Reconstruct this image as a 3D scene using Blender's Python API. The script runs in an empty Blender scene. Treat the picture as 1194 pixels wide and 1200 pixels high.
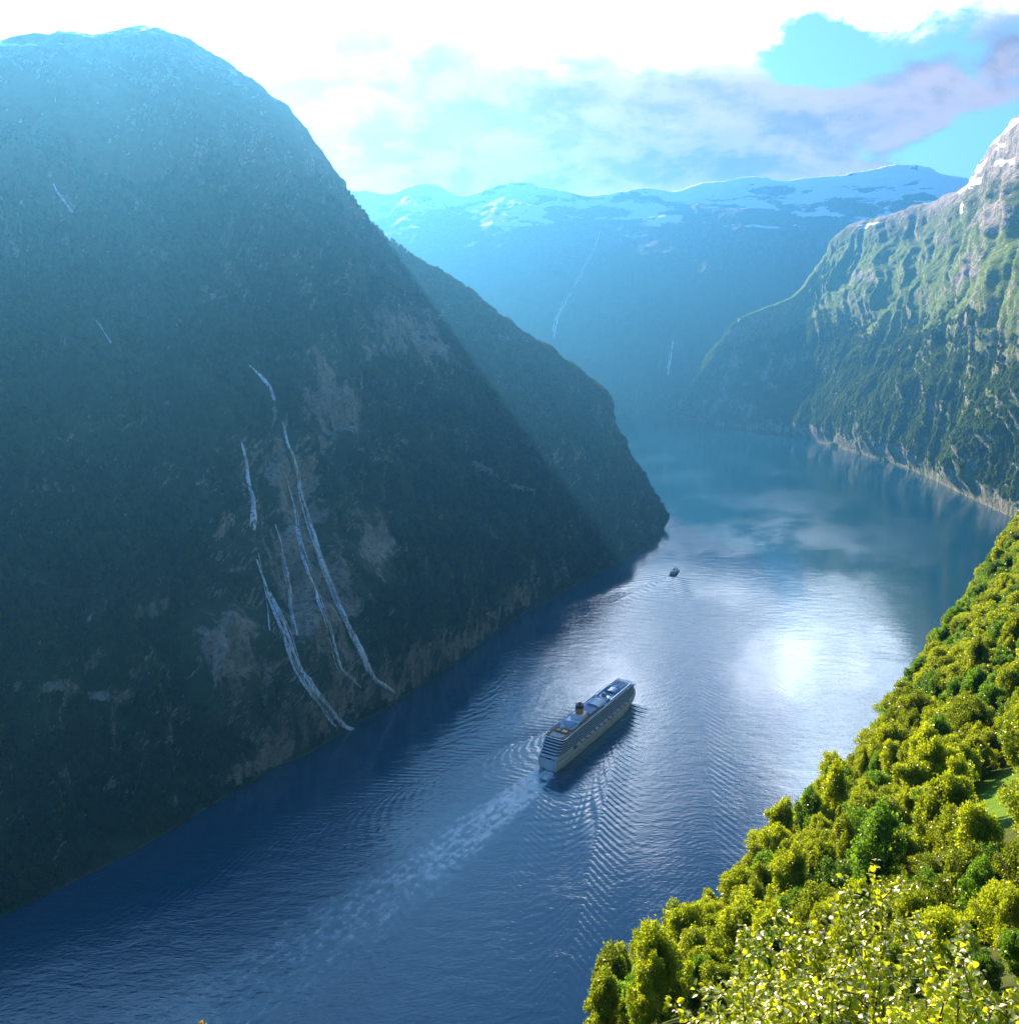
import bpy, bmesh, math, random
import numpy as np
from mathutils import Vector, Matrix, Quaternion
from mathutils.bvhtree import BVHTree

R = math.radians
rng = np.random.default_rng(7)
random.seed(7)
SC = bpy.context.scene
COL = SC.collection

# ---------------------------------------------------------------- camera, sky, sun, exposure
H = 550.0                       # viewpoint above the fjord, metres
PITCH = R(12.1)
cam_d = bpy.data.cameras.new('camera')
cam = bpy.data.objects.new('camera', cam_d)
COL.objects.link(cam)
cam.location = (0, 0, H)
cam.rotation_euler = (math.pi / 2 - PITCH, 0, 0)
cam_d.sensor_fit = 'VERTICAL'
cam_d.sensor_height = 36
cam_d.lens = 30.0
cam_d.clip_start = 0.2
cam_d.clip_end = 60000
SC.camera = cam

SUN_EL, SUN_AZ = R(26.5), R(-25.0)      # azimuth clockwise from +Y
SUN_DIR = Vector((math.sin(SUN_AZ) * math.cos(SUN_EL), math.cos(SUN_AZ) * math.cos(SUN_EL), math.sin(SUN_EL)))
sun_l = bpy.data.lights.new('sun', 'SUN')
sun_l.energy = 5.0
sun_l.angle = R(0.5)
sun_l.color = (1.0, 0.74, 0.46)
sun_o = bpy.data.objects.new('sun', sun_l)
COL.objects.link(sun_o)
sun_o.rotation_euler = SUN_DIR.to_track_quat('Z', 'Y').to_euler()
sun_o.location = (0, 0, 3000)

vs = SC.view_settings
SC.display_settings.display_device = 'sRGB'
vs.view_transform = 'Standard'
vs.look = 'None'
vs.gamma = 1
vs.exposure = 1.9
vs.use_curve_mapping = False
cy = SC.cycles
cy.use_denoising = True
cy.max_bounces = 6
cy.diffuse_bounces = 3
cy.glossy_bounces = 3
cy.transmission_bounces = 4
cy.transparent_max_bounces = 8
cy.volume_bounces = 0
cy.sample_clamp_indirect = 6
cy.sample_clamp_direct = 0
cy.caustics_reflective = False
cy.caustics_refractive = False

# pixel of the photograph (1194 x 1200) to direction; used only to measure where real places lie
CP, SP = math.cos(PITCH), math.sin(PITCH)
def ray(px, py):
    u, v = (px - 597) / 1000.0, (600 - py) / 1000.0
    return np.array([u, CP + SP * v, -SP + CP * v])
def at_y(px, py, Y):
    d = ray(px, py)
    return np.array([0, 0, H]) + d * (Y / d[1])
def on_water(px, py, z=0.0):
    d = ray(px, py)
    return np.array([0, 0, H]) + d * ((z - H) / d[2])
def at_slant(px, py, s):
    d = ray(px, py)
    return np.array([0, 0, H]) + d * (s / np.linalg.norm(d))
def to_px(P):
    P = np.asarray(P, float)
    x, y, z = P[..., 0], P[..., 1], P[..., 2] - H
    zc = y * CP - z * SP
    yc = y * SP + z * CP
    return 597 + 1000 * x / zc, 600 - 1000 * yc / zc, zc

# ---------------------------------------------------------------- node helpers
class NT:
    def __init__(s, tree):
        s.t = tree; s.n = tree.nodes; s.l = tree.links
    def node(s, typ, **kw):
        n = s.n.new(typ)
        for k, v in kw.items(): setattr(n, k, v)
        return n
    def put(s, sock, v):
        if v is None: return
        if isinstance(v, bpy.types.NodeSocket): s.l.new(v, sock)
        elif isinstance(v, (tuple, list)) and len(v) == 3 and sock.type == 'RGBA': sock.default_value = (*v, 1)
        else: sock.default_value = v
    def math(s, op, a, b=None, c=None, clamp=False):
        n = s.node('ShaderNodeMath', operation=op, use_clamp=clamp)
        s.put(n.inputs[0], a); s.put(n.inputs[1], b); s.put(n.inputs[2], c)
        return n.outputs[0]
    def vmath(s, op, a, b=None, scale=None):
        n = s.node('ShaderNodeVectorMath', operation=op)
        s.put(n.inputs[0], a); s.put(n.inputs[1], b)
        if scale is not None: s.put(n.inputs['Scale'], scale)
        return n.outputs['Value'] if op in ('DOT_PRODUCT', 'LENGTH', 'DISTANCE') else n.outputs[0]
    def mix(s, f, a, b, mode='MIX'):
        n = s.node('ShaderNodeMix', data_type='RGBA', blend_type=mode)
        s.put(n.inputs[0], f); s.put(n.inputs[6], a); s.put(n.inputs[7], b)
        return n.outputs[2]
    def ramp(s, v, lo, hi, a=0.0, b=1.0, smooth=True):
        n = s.node('ShaderNodeMapRange', interpolation_type='SMOOTHSTEP' if smooth else 'LINEAR', clamp=True)
        s.put(n.inputs[0], v); s.put(n.inputs[1], lo); s.put(n.inputs[2], hi); s.put(n.inputs[3], a); s.put(n.inputs[4], b)
        return n.outputs[0]
    def noise(s, vec, scale=1.0, detail=4.0, rough=0.5, dist=0.0, col=False):
        n = s.node('ShaderNodeTexNoise')
        s.put(n.inputs['Vector'], vec); s.put(n.inputs['Scale'], scale); s.put(n.inputs['Detail'], detail)
        s.put(n.inputs['Roughness'], rough); s.put(n.inputs['Distortion'], dist)
        return n.outputs['Color' if col else 'Fac']
    def mapping(s, vec, scale=(1, 1, 1), loc=(0, 0, 0), rot=(0, 0, 0)):
        n = s.node('ShaderNodeMapping')
        s.put(n.inputs[0], vec); n.inputs['Location'].default_value = loc
        n.inputs['Rotation'].default_value = rot; n.inputs['Scale'].default_value = scale
        return n.outputs[0]
    def attr(s, name):
        return s.node('ShaderNodeAttribute', attribute_name=name).outputs['Fac']
    def sep(s, vec):
        n = s.node('ShaderNodeSeparateXYZ'); s.put(n.inputs[0], vec); return n.outputs
    def comb(s, x, y, z):
        n = s.node('ShaderNodeCombineXYZ'); s.put(n.inputs[0], x); s.put(n.inputs[1], y); s.put(n.inputs[2], z); return n.outputs[0]
    def bump(s, h, strength=1.0, dist=1.0, normal=None):
        n = s.node('ShaderNodeBump'); s.put(n.inputs['Height'], h); s.put(n.inputs['Strength'], strength)
        s.put(n.inputs['Distance'], dist); s.put(n.inputs['Normal'], normal)
        return n.outputs[0]

def new_mat(name):
    m = bpy.data.materials.new(name); m.use_nodes = True
    m.node_tree.nodes.clear()
    t = NT(m.node_tree)
    t.out = t.node('ShaderNodeOutputMaterial')
    return m, t
def principled(t, color, rough=0.6, metallic=0.0, spec=0.5, normal=None, ior=None):
    b = t.node('ShaderNodeBsdfPrincipled')
    t.put(b.inputs['Base Color'], color); t.put(b.inputs['Roughness'], rough); t.put(b.inputs['Metallic'], metallic)
    t.put(b.inputs['Specular IOR Level'], spec); t.put(b.inputs['Normal'], normal); t.put(b.inputs['IOR'], ior)
    return b
def simple_mat(name, color, rough=0.6, metallic=0.0, spec=0.5, vary=0.12, scale=0.3):
    m, t = new_mat(name)
    geo = t.node('ShaderNodeNewGeometry').outputs['Position']
    n = t.noise(geo, scale, 4, 0.6)
    k = t.ramp(n, 0.3, 0.7, 1 - vary, 1 + vary)
    c = t.vmath('SCALE', t.node('ShaderNodeRGB').outputs[0], scale=k)
    t.n[-1]  # keep order
    for nd in t.n:
        if nd.type == 'RGB': nd.outputs[0].default_value = (*color, 1)
    b = principled(t, c, rough, metallic, spec)
    t.l.new(b.outputs[0], t.out.inputs[0])
    return m

# ---------------------------------------------------------------- world: sky with clouds
W = bpy.data.worlds.new('World'); SC.world = W
W.use_nodes = True
W.node_tree.nodes.clear()
t = NT(W.node_tree)
sky = t.node('ShaderNodeTexSky', sky_type='NISHITA')
sky.sun_disc = False
sky.sun_elevation = SUN_EL
sky.sun_rotation = SUN_AZ
sky.altitude = 500
sky.air_density = 1.0
sky.dust_density = 0.6
sky.ozone_density = 2.0
SKY_K = 0.06
D = t.node('ShaderNodeTexCoord').outputs['Generated']
dx, dy, dz = t.sep(D)
den = t.math('ADD', t.math('MAXIMUM', dz, 0.0), 0.38)
pl = t.comb(t.math('DIVIDE', dx, den), t.math('DIVIDE', dy, den), 0.0)
def cloud_field(vec):
    big = t.noise(vec, 2.6, 2, 0.5, 0.0)
    fine = t.noise(vec, 6.0, 11, 0.60, 0.25)
    return t.math('ADD', t.math('MULTIPLY', big, 0.45), t.math('MULTIPLY', fine, 0.55))
front = t.ramp(dy, 0.25, 0.85, -0.22, 0.0)
base = t.math('ADD', cloud_field(pl), front)
toward = t.vmath('ADD', pl, (-0.028, -0.055, 0))
base2 = t.math('ADD', cloud_field(toward), front)
def blob(px, py, rx, ry, amt):
    c = ray(px, py); c = c / np.linalg.norm(c)
    d = t.vmath('SUBTRACT', D, tuple(c))
    d = t.vmath('MULTIPLY', d, (1000.0 / rx, 1000.0 / rx, 1000.0 / ry))
    return t.ramp(t.vmath('LENGTH', d), 0.0, 1.0, amt, 0.0)
bias = None
for bl in [(430, 90, 330, 170, 0.20), (720, 120, 380, 150, 0.20), (930, 180, 260, 90, 0.13), (1150, 80, 190, 75, 0.17),
           (1020, 10, 60, 30, 0.12), (200, 0, 330, 200, 0.22), (985, 55, 150, 70, -0.16), (1110, 170, 130, 60, -0.06), (870, 20, 110, 60, 0.10),
           (860, -190, 420, 260, 0.14), (560, 205, 330, 70, 0.20), (800, 200, 200, 50, 0.14), (300, -600, 500, 400, -0.25)]:
    b_ = blob(*bl)
    bias = b_ if bias is None else t.math('ADD', bias, b_)
cover = t.math('ADD', base, bias)
dens = t.ramp(cover, 0.55, 0.645)
cover2 = t.math('ADD', base2, bias)
lit = t.ramp(t.math('SUBTRACT', cover, cover2), -0.07, 0.06)      # side of the cloud that faces the sun
thin = t.ramp(cover, 0.58, 0.86, 1.0, 0.0)
det = t.math('MULTIPLY', t.math('SUBTRACT', t.noise(pl, 11.0, 8, 0.62, 0.2), 0.5), 0.9)
lum = t.math('ADD', t.math('ADD', t.math('MULTIPLY', lit, 0.70), t.math('MULTIPLY', thin, 0.40)), det)
sd = t.vmath('DOT_PRODUCT', D, tuple(SUN_DIR))
near_sun = t.math('POWER', t.math('MAXIMUM', sd, 0.0), 40.0)
near_wide = t.math('POWER', t.math('MAXIMUM', sd, 0.0), 7.0)
ccol = t.mix(t.math('MAXIMUM', t.math('MINIMUM', lum, 1.0), 0.0), (0.62, 0.47, 0.46), (2.5, 1.75, 1.50))
cgain = t.math('ADD', t.math('ADD', 0.085, t.math('MULTIPLY', near_wide, 0.0)), t.math('MULTIPLY', near_sun, 0.25))
high = blob(110, -640, 260, 190, 3.0)  # extra-bright sky patches added above the view to give the water its sheen
for hb in [(730, -50, 280, 130, 6.0), (890, -150, 360, 200, 8.0), (1010, -70, 240, 120, 5.0)]:
    high = t.math('ADD', high, blob(*hb))
high = t.math('MULTIPLY', t.math('MULTIPLY', t.math('MINIMUM', high, 2.9), t.ramp(dz, 0.235, 0.345)), t.ramp(t.noise(pl, 5.0, 5, 0.6, 0.3), 0.34, 0.60, 0.55, 1.10))
ccol = t.vmath('SCALE', ccol, scale=cgain)
nw12 = t.math('POWER', t.math('MAXIMUM', sd, 0.0), 12.0)
ccol = t.vmath('ADD', ccol, t.vmath('SCALE', (0.9, 0.36, 0.14), scale=t.math('MULTIPLY', nw12, 0.30)))
ccol = t.vmath('ADD', ccol, t.vmath('SCALE', (0.86, 0.97, 1.10), scale=t.math('MULTIPLY', high, t.ramp(lum, 0.0, 0.9, 0.22, 1.15))))
skyc = t.vmath('SCALE', sky.outputs[0], scale=SKY_K)
skyc = t.vmath('MULTIPLY', skyc, (0.62, 0.86, 1.10))
colr = t.mix(dens, skyc, ccol)
bg = t.node('ShaderNodeBackground')
t.put(bg.inputs[0], colr); bg.inputs[1].default_value = 1.0
wo = t.node('ShaderNodeOutputWorld')
t.l.new(bg.outputs[0], wo.inputs[0])
W.cycles.sampling_method = 'MANUAL'
W.cycles.sample_map_resolution = 1024

# ---------------------------------------------------------------- object helpers
def tag(o, label=None, cat=None, group=None, kind=None):
    if label: o['label'] = label
    if cat: o['category'] = cat
    if group: o['group'] = group
    if kind: o['kind'] = kind
    return o
def thing(name, label, cat, loc=(0, 0, 0), rotz=0.0, group=None):
    o = bpy.data.objects.new(name, None); COL.objects.link(o)
    o.location = loc; o.rotation_euler = (0, 0, rotz); o.empty_display_size = 1
    return tag(o, label, cat, group)
def link_mesh(name, me, mat, parent=None, smooth=False):
    o = bpy.data.objects.new(name, me); COL.objects.link(o)
    if mat is not None and len(me.materials) == 0:
        for m in (mat if isinstance(mat, (list, tuple)) else [mat]): me.materials.append(m)
    if parent is not None: o.parent = parent
    if smooth:
        me.polygons.foreach_set('use_smooth', np.ones(len(me.polygons), bool))
    return o
def np_mesh(name, V, F, attrs=None):
    """V (n,3), F (m,k) with k = 3 or 4"""
    me = bpy.data.meshes.new(name)
    V = np.ascontiguousarray(V, np.float32); F = np.ascontiguousarray(F, np.int32)
    m, k = F.shape
    me.vertices.add(len(V)); me.vertices.foreach_set('co', V.ravel())
    me.loops.add(m * k); me.loops.foreach_set('vertex_index', F.ravel())
    me.polygons.add(m)
    me.polygons.foreach_set('loop_start', np.arange(0, m * k, k, dtype=np.int32))
    me.polygons.foreach_set('loop_total', np.full(m, k, np.int32))
    for an, av in (attrs or {}).items():
        a = me.attributes.new(an, 'FLOAT', 'POINT')
        a.data.foreach_set('value', np.ascontiguousarray(av, np.float32).ravel())
    me.update(calc_edges=True)
    return me
def grid_faces(nr, nc):
    i = np.arange(nr * nc).reshape(nr, nc)
    return np.stack([i[:-1, :-1], i[:-1, 1:], i[1:, 1:], i[1:, :-1]], -1).reshape(-1, 4)

# ---------------------------------------------------------------- noise in numpy
_perm = np.concatenate([rng.permutation(256)] * 3)
_g = rng.normal(size=(256, 3)); _g /= np.linalg.norm(_g, axis=1)[:, None]
def pnoise(x, y, z):
    x, y, z = np.broadcast_arrays(x, y, z)
    xi, yi, zi = np.floor(x).astype(int), np.floor(y).astype(int), np.floor(z).astype(int)
    xf, yf, zf = x - xi, y - yi, z - zi
    xi &= 255; yi &= 255; zi &= 255
    u, v, w = [q * q * q * (q * (q * 6 - 15) + 10) for q in (xf, yf, zf)]
    out = 0
    for a in (0, 1):
        for b in (0, 1):
            for c in (0, 1):
                g = _g[_perm[_perm[_perm[xi + a] + yi + b] + zi + c]]
                d = g[..., 0] * (xf - a) + g[..., 1] * (yf - b) + g[..., 2] * (zf - c)
                out = out + d * (u if a else 1 - u) * (v if b else 1 - v) * (w if c else 1 - w)
    return out * 1.5
def fbm(x, y, z, octv=4, gain=0.5, ridged=False):
    s, a, tot = 0, 1.0, 0
    for k in range(octv):
        n = pnoise(x + 13.7 * k, y + 7.1 * k, z + 3.3 * k)
        if ridged: n = 1 - 2 * np.abs(n)
        s = s + a * n; tot += a; a *= gain
        x, y, z = x * 2.03, y * 2.03, z * 2.03
    return s / tot
def sstep(a, b, x):
    q = np.clip((x - a) / (b - a), 0, 1); return q * q * (3 - 2 * q)

# ---------------------------------------------------------------- mountains as lofted slopes
def crom(P, n, axis=0):
    """uniform Catmull-Rom resampling of control array along an axis"""
    P = np.moveaxis(np.asarray(P, float), axis, 0)
    k = len(P)
    s = np.linspace(0, k - 1, n); i = np.minimum(s.astype(int), k - 2); f = (s - i).reshape(-1, *([1] * (P.ndim - 1)))
    a = P[np.maximum(i - 1, 0)]; b = P[i]; c = P[i + 1]; d = P[np.minimum(i + 2, k - 1)]
    q = 0.5 * ((2 * b) + (-a + c) * f + (2 * a - 5 * b + 4 * c - d) * f ** 2 + (-a + 3 * b - 3 * c + d) * f ** 3)
    return np.moveaxis(q, 0, axis)

def slope_grid(columns, fr, nu, nv, big=40, gully=18, fine=5, seed=0, gl=(90, 420), ridge_keep=0.35, ledge=0.0):
    """columns: list of (shore xyz, ridge xyz, back foot xyz, bulge). fr: heights (0..1) of the control rows.
    Returns vertices (nv, nu, 3) and the up-slope coordinate."""
    C = []
    for S, T, B, bul in columns:
        S, T, B = map(np.asarray, (S, T, B))
        out = np.array([T[0] - S[0], T[1] - S[1]]); L = np.linalg.norm(out); out = out / max(L, 1e-6)
        rows = [np.array([S[0] - out[0] * 10, S[1] - out[1] * 10, -25.0])]
        for f in fr:
            q = f ** (1 + bul) if bul >= 0 else 1 - (1 - f) ** (1 - bul)
            rows.append(np.array([S[0] + (T[0] - S[0]) * q, S[1] + (T[1] - S[1]) * q, S[2] + (T[2] - S[2]) * f]))
        m = T * 0.62 + B * 0.38; m[2] = T[2] * 0.80 + B[2] * 0.2
        rows += [m, B]
        C.append(rows)
    C = np.array(C).transpose(1, 0, 2)                       # rows, columns, 3
    G = crom(crom(C, nv, 0), nu, 1)
    nr = C.shape[0] - 1
    vv = np.linspace(0, nr, nv)                              # row index
    up = np.clip((vv - 1) / (len(fr) - 1), 0, None)          # 0 shore .. 1 ridge .. beyond
    du = np.gradient(G, axis=1); dv = np.gradient(G, axis=0)
    N = np.cross(du, dv); N /= np.linalg.norm(N, axis=2)[..., None] + 1e-9
    if N[nv // 3, nu // 2, 2] < 0: N = -N
    s = np.cumsum(np.linalg.norm(du, axis=2), axis=1)[nv // 3][None, :] * np.ones((nv, 1))
    h = G[..., 2]
    x, y, z = G[..., 0], G[..., 1], G[..., 2]
    w = sstep(0.0, 0.10, up) * (1 - (1 - ridge_keep) * sstep(0.75, 0.98, up) * (1 - sstep(1.02, 1.2, up)))
    w = w[:, None]
    so = seed * 31.7
    d = big * fbm(x / 430 + so, y / 430, z / 430, 3) * 1.3
    warp = 95 * pnoise(x / 300, y / 300 + so, z / 300) + 40 * pnoise(x / 110, y / 110 + so, z / 110)
    d = d + gully * fbm((s + warp) / gl[0] + so, h / gl[1], 0 * s + so, 4, 0.55, ridged=True)
    d = d + fine * fbm(x / 38 + so, y / 38, z / 38, 4, 0.6)
    if ledge:
        q = (h + 0.25 * s + 60 * fbm(s / 240 + so, h / 160, 0 * s, 3)) / 125.0
        fr_ = q - np.floor(q)
        d = d + ledge * (np.where(fr_ < 0.8, fr_ / 0.8, (1 - fr_) / 0.2) - 0.5) * (0.35 + 0.65 * sstep(-0.1, 0.25, fbm(s / 300 + 5, h / 220, 0 * s + so, 3)))
    G = G + N * (d * w)[..., None]
    # shoreline irregularity
    wj = (np.exp(-((up - 0.0) / 0.05) ** 2))[:, None]
    jit = 9 * fbm(s / 70 + so, 0 * s, 0 * s + 5, 3)
    G[..., :2] += (N[..., :2] * (jit * wj)[..., None])
    return G, up, s
def grid_normals(G):
    du = np.gradient(G, axis=1); dv = np.gradient(G, axis=0)
    N = np.cross(du, dv); N /= np.linalg.norm(N, axis=2)[..., None] + 1e-9
    return np.where(N[..., 2:3] < 0, -N, N) if np.mean(N[..., 2]) < 0 else N

def px_blobs(G, blobs, seed=0):
    """rock faces: ellipses placed where the mountain's bare rock is, broken up by noise"""
    px, py, zc = to_px(G)
    m = np.full(px.shape, -9.0)
    X_, Y_, Z_ = G[..., 0], G[..., 1], G[..., 2]
    px = px + 34 * fbm(X_ / 110, Y_ / 110, Z_ / 110 + 4, 4, 0.6); py = py + 34 * fbm(X_ / 110 + 9, Y_ / 110, Z_ / 110, 4, 0.6)
    for (cx, cy_, rx, ry, ang) in blobs:
        a = R(ang); ux = (px - cx) * math.cos(a) + (py - cy_) * math.sin(a); uy = -(px - cx) * math.sin(a) + (py - cy_) * math.cos(a)
        m = np.maximum(m, 1 - np.sqrt((ux / rx) ** 2 + (uy / ry) ** 2))
    return m

# terrain material -------------------------------------------------------------
def terrain_mat(name, veg_a, veg_b, rock_a, rock_b, snow_lo=None, snow_hi=None, meadow=None, bump=1.0, snow_scale=1.0, bare=None):
    m, t = new_mat(name)
    geo = t.node('ShaderNodeNewGeometry')
    pos = geo.outputs['Position']
    x, y, z = t.sep(pos)
    n1 = t.noise(pos, 0.011, 6, 0.62)
    n2 = t.noise(pos, 0.07, 5, 0.65)
    veg = t.mix(t.ramp(n1, 0.36, 0.64), veg_a, veg_b)
    veg = t.mix(t.ramp(n2, 0.40, 0.72, 0.0, 0.55), veg, tuple(c * 0.45 for c in veg_a))
    if meadow:
        mz = t.ramp(t.math('ADD', z, t.math('MULTIPLY', n1, 260)), meadow[0], meadow[1])
        veg = t.mix(mz, veg, meadow[2])
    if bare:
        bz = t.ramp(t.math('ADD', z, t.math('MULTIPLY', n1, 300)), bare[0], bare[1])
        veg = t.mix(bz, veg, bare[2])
    st = t.mapping(pos, (0.05, 0.05, 0.012))
    n3 = t.noise(st, 1.0, 6, 0.65, 0.6)
    n3b = t.noise(pos, 0.16, 5, 0.7)
    rock = t.mix(t.ramp(n3, 0.32, 0.68), rock_a, rock_b)
    rock = t.mix(t.ramp(n3b, 0.45, 0.66, 0.0, 0.75), rock, tuple(c * 0.30 for c in rock_a))
    cr = t.noise(t.mapping(pos, (0.10, 0.10, 0.018)), 1.0, 5, 0.7, 0.8)
    rock = t.mix(t.ramp(cr, 0.56, 0.66, 0.0, 0.8), rock, tuple(c * 0.35 for c in veg_a))
    rk = t.attr('rock')
    nz = t.sep(geo.outputs['True Normal'])[2]
    steep = t.ramp(t.math('ADD', nz, t.math('MULTIPLY', t.math('SUBTRACT', n2, 0.5), 0.5)), 0.16, 0.36, 0.55, 0.0)
    rf = t.ramp(t.math('ADD', t.math('MAXIMUM', rk, steep), t.math('MULTIPLY', t.math('SUBTRACT', t.noise(t.mapping(pos, (0.030, 0.030, 0.013)), 1.0, 8, 0.66, 0.5), 0.5), 1.25)), 0.45, 0.60)
    shore = t.math('MULTIPLY', t.ramp(t.math('ADD', z, t.math('MULTIPLY', n2, 9)), 4.0, 6.5, 1.0, 0.0), t.ramp(n1, 0.42, 0.62, 0.0, 0.25))
    c = t.mix(rf, veg, rock)
    c = t.mix(t.math('MULTIPLY', shore, 0.8), c, rock_b)
    rough = 0.9
    if snow_lo is not None:
        sv = t.mapping(pos, (0.0024 * snow_scale, 0.0024 * snow_scale, 0.010 * snow_scale))
        ns = t.noise(sv, 1.0, 7, 0.60, 0.5)
        alt = t.ramp(z, snow_lo, snow_hi, -0.24, 0.085, smooth=False)
        sf = t.ramp(t.math('ADD', ns, alt), 0.492, 0.504)
        c = t.mix(sf, c, (0.93, 0.94, 0.95))
    hgt = t.math('ADD', t.math('MULTIPLY', n2, 6.0), t.math('MULTIPLY', n3b, 3.0))
    nrm = t.bump(hgt, bump, 1.0)
    b = principled(t, c, rough, 0, 0.2, nrm)
    t.l.new(b.outputs[0], t.out.inputs[0])
    return m

def make_terrain(name, G, rock, mat, label, cat='mountain'):
    nv, nu, _ = G.shape
    F = grid_faces(nv, nu)
    me = np_mesh(name, G.reshape(-1, 3), F, {'rock': rock.ravel()})
    o = link_mesh(name, me, mat, None, True)
    tag(o, label, cat, None, 'structure')
    # faces upward
    return o

# --- the big shaded mountain on the left bank
def back(T, dx, dy, z=-20): return (T[0] + dx, T[1] + dy, z)
LM = []
def lcol(S, T, B=None, bul=0.0):
    T = np.asarray(T)
    LM.append((S, T, B if B is not None else back(T, -500, 1500), bul))
lcol((-1500, -300, 0), (-2300, 700, 1150), None, 0.05)
lcol((-900, 250, 0), at_y(-520, 70, 1500), None, 0.05)
lcol(on_water(-250, 1215), at_y(-230, 66, 1850), None, 0.05)
lcol(on_water(-20, 1085), at_y(0, 60, 2050), None, 0.08)
lcol(on_water(150, 1002), at_y(100, 41, 2150), None, 0.10)
lcol(on_water(285, 922), at_y(195, 41, 2200), None, 0.12)
lcol(on_water(380, 872), at_y(262, 78, 2250), None, 0.12)
lcol(on_water(465, 822), at_y(325, 132, 2300), None, 0.10)
lcol(on_water(540, 772), at_y(392, 205, 2380), back(at_y(392, 205, 2380), -300, 1200), 0.08)
lcol(on_water(610, 722), at_y(440, 272, 2450), back(at_y(440, 272, 2450), -150, 1000), 0.06)
lcol(on_water(672, 688), at_y(540, 342, 2520), back(at_y(540, 342, 2520), -60, 800), 0.04)
lcol(on_water(722, 662), at_y(630, 405, 2560), back(at_y(630, 405, 2560), 0, 650), 0.02)
lcol(on_water(757, 645), at_y(700, 462, 2560), back(at_y(700, 462, 2560), 30, 500), 0.0)
lcol(on_water(772, 634), at_y(722, 515, 2520), back(at_y(722, 515, 2520), 40, 450), -0.05)
lcol(on_water(776, 622), at_y(742, 560, 2560), back(at_y(742, 560, 2560), 40, 350), -0.1)
lcol(on_water(766, 600), at_y(740, 575, 2700), back(at_y(740, 575, 2700), 0, 250), 0)
FR = [0, 0.15, 0.35, 0.6, 0.82, 1.0]
GL, upL, sL = slope_grid(LM, FR, 820, 500, big=62, gully=40, fine=15, seed=1, ledge=26, gl=(110, 520))
rockL = px_blobs(GL, [(388, 470, 40, 95, -4), (345, 590, 40, 120, -12), (270, 765, 75, 75, -25), (365, 690, 75, 150, -14), (440, 640, 30, 60, -20),
                      (100, 812, 80, 12, 8), (470, 390, 60, 40, -20), (510, 410, 40, 24, 30), (590, 560, 60, 8, 30), (330, 880, 60, 16, -30)])
rockL = np.clip(0.26 + rockL * 0.55, 0, 0.66)
rockL = np.maximum(rockL, 0.5 * sstep(900, 1150, GL[..., 2]))
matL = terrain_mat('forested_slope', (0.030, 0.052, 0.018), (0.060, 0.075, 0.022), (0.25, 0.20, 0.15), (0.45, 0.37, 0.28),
                   snow_lo=1010, snow_hi=1290, bare=(760, 1060, (0.19, 0.105, 0.040)), bump=1.0, snow_scale=2.0)  # bare here: rust brown painted on the upper slope for warm sun glow
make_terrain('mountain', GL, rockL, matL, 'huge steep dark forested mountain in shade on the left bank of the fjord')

# --- the snow-streaked mountain closing the fjord far away
FM = []
fpts = [(-400, 232, 8000, (-6500, 6300, 0)), (60, 232, 7600, (-4200, 6000, 0)), (300, 236, 7300, (-2500, 5750, 0)), (405, 228, 7100, (-1500, 5650, 0)),
        (455, 231, 7050, (-1150, 5620, 0)), (505, 221, 7000, (-800, 5600, 0)), (545, 233, 7000, (-480, 5570, 0)), (605, 219, 6950, (-100, 5550, 0)), (655, 228, 6950, (220, 5520, 0)), (700, 234, 6900, (500, 5500, 0)),
        (745, 226, 6900, (780, 5480, 0)), (790, 229, 6900, (1050, 5480, 0)), (830, 218, 6900, (1320, 5560, 0)), (875, 211, 6900, (1620, 5720, 10)), (920, 216, 6900, (1900, 5900, 30)), (965, 212, 6900, (2250, 6000, 50)), (1010, 206, 6900, (2600, 6100, 90)),
        (1060, 199, 6850, (3000, 6100, 150)), (1095, 207, 6800, (3300, 6050, 170)), (1130, 215, 7000, (3600, 6000, 200)),
        (1260, 232, 7000, (4600, 6000, 200)), (1600, 240, 7000, (6500, 6000, 100))]
for px, py, Y, foot in fpts:
    Y = Y + 1050
    T = at_y(px, py, Y)
    FM.append((np.array(foot, float), T, (T[0], T[1] + 3500, 300), 0.45))
GF, upF, sF = slope_grid(FM, [0, 0.15, 0.35, 0.6, 0.82, 0.94, 1.0], 700, 300, big=70, gully=45, fine=14, seed=2, gl=(260, 1500), ridge_keep=0.4)
rockF = 0.25 + 0.25 * sstep(600, 1300, GF[..., 2]) + 0 * GF[..., 2]
matF = terrain_mat('far_slope', (0.035, 0.060, 0.025), (0.060, 0.080, 0.030), (0.07, 0.07, 0.07), (0.15, 0.145, 0.14),
                   snow_lo=1050, snow_hi=1720, bare=(1000, 1400, (0.035, 0.038, 0.036)), bump=1.5, snow_scale=1.0)
make_terrain('mountain', GF, rockF, matF, 'distant blue mountain with long snow patches closing the end of the fjord')

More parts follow.
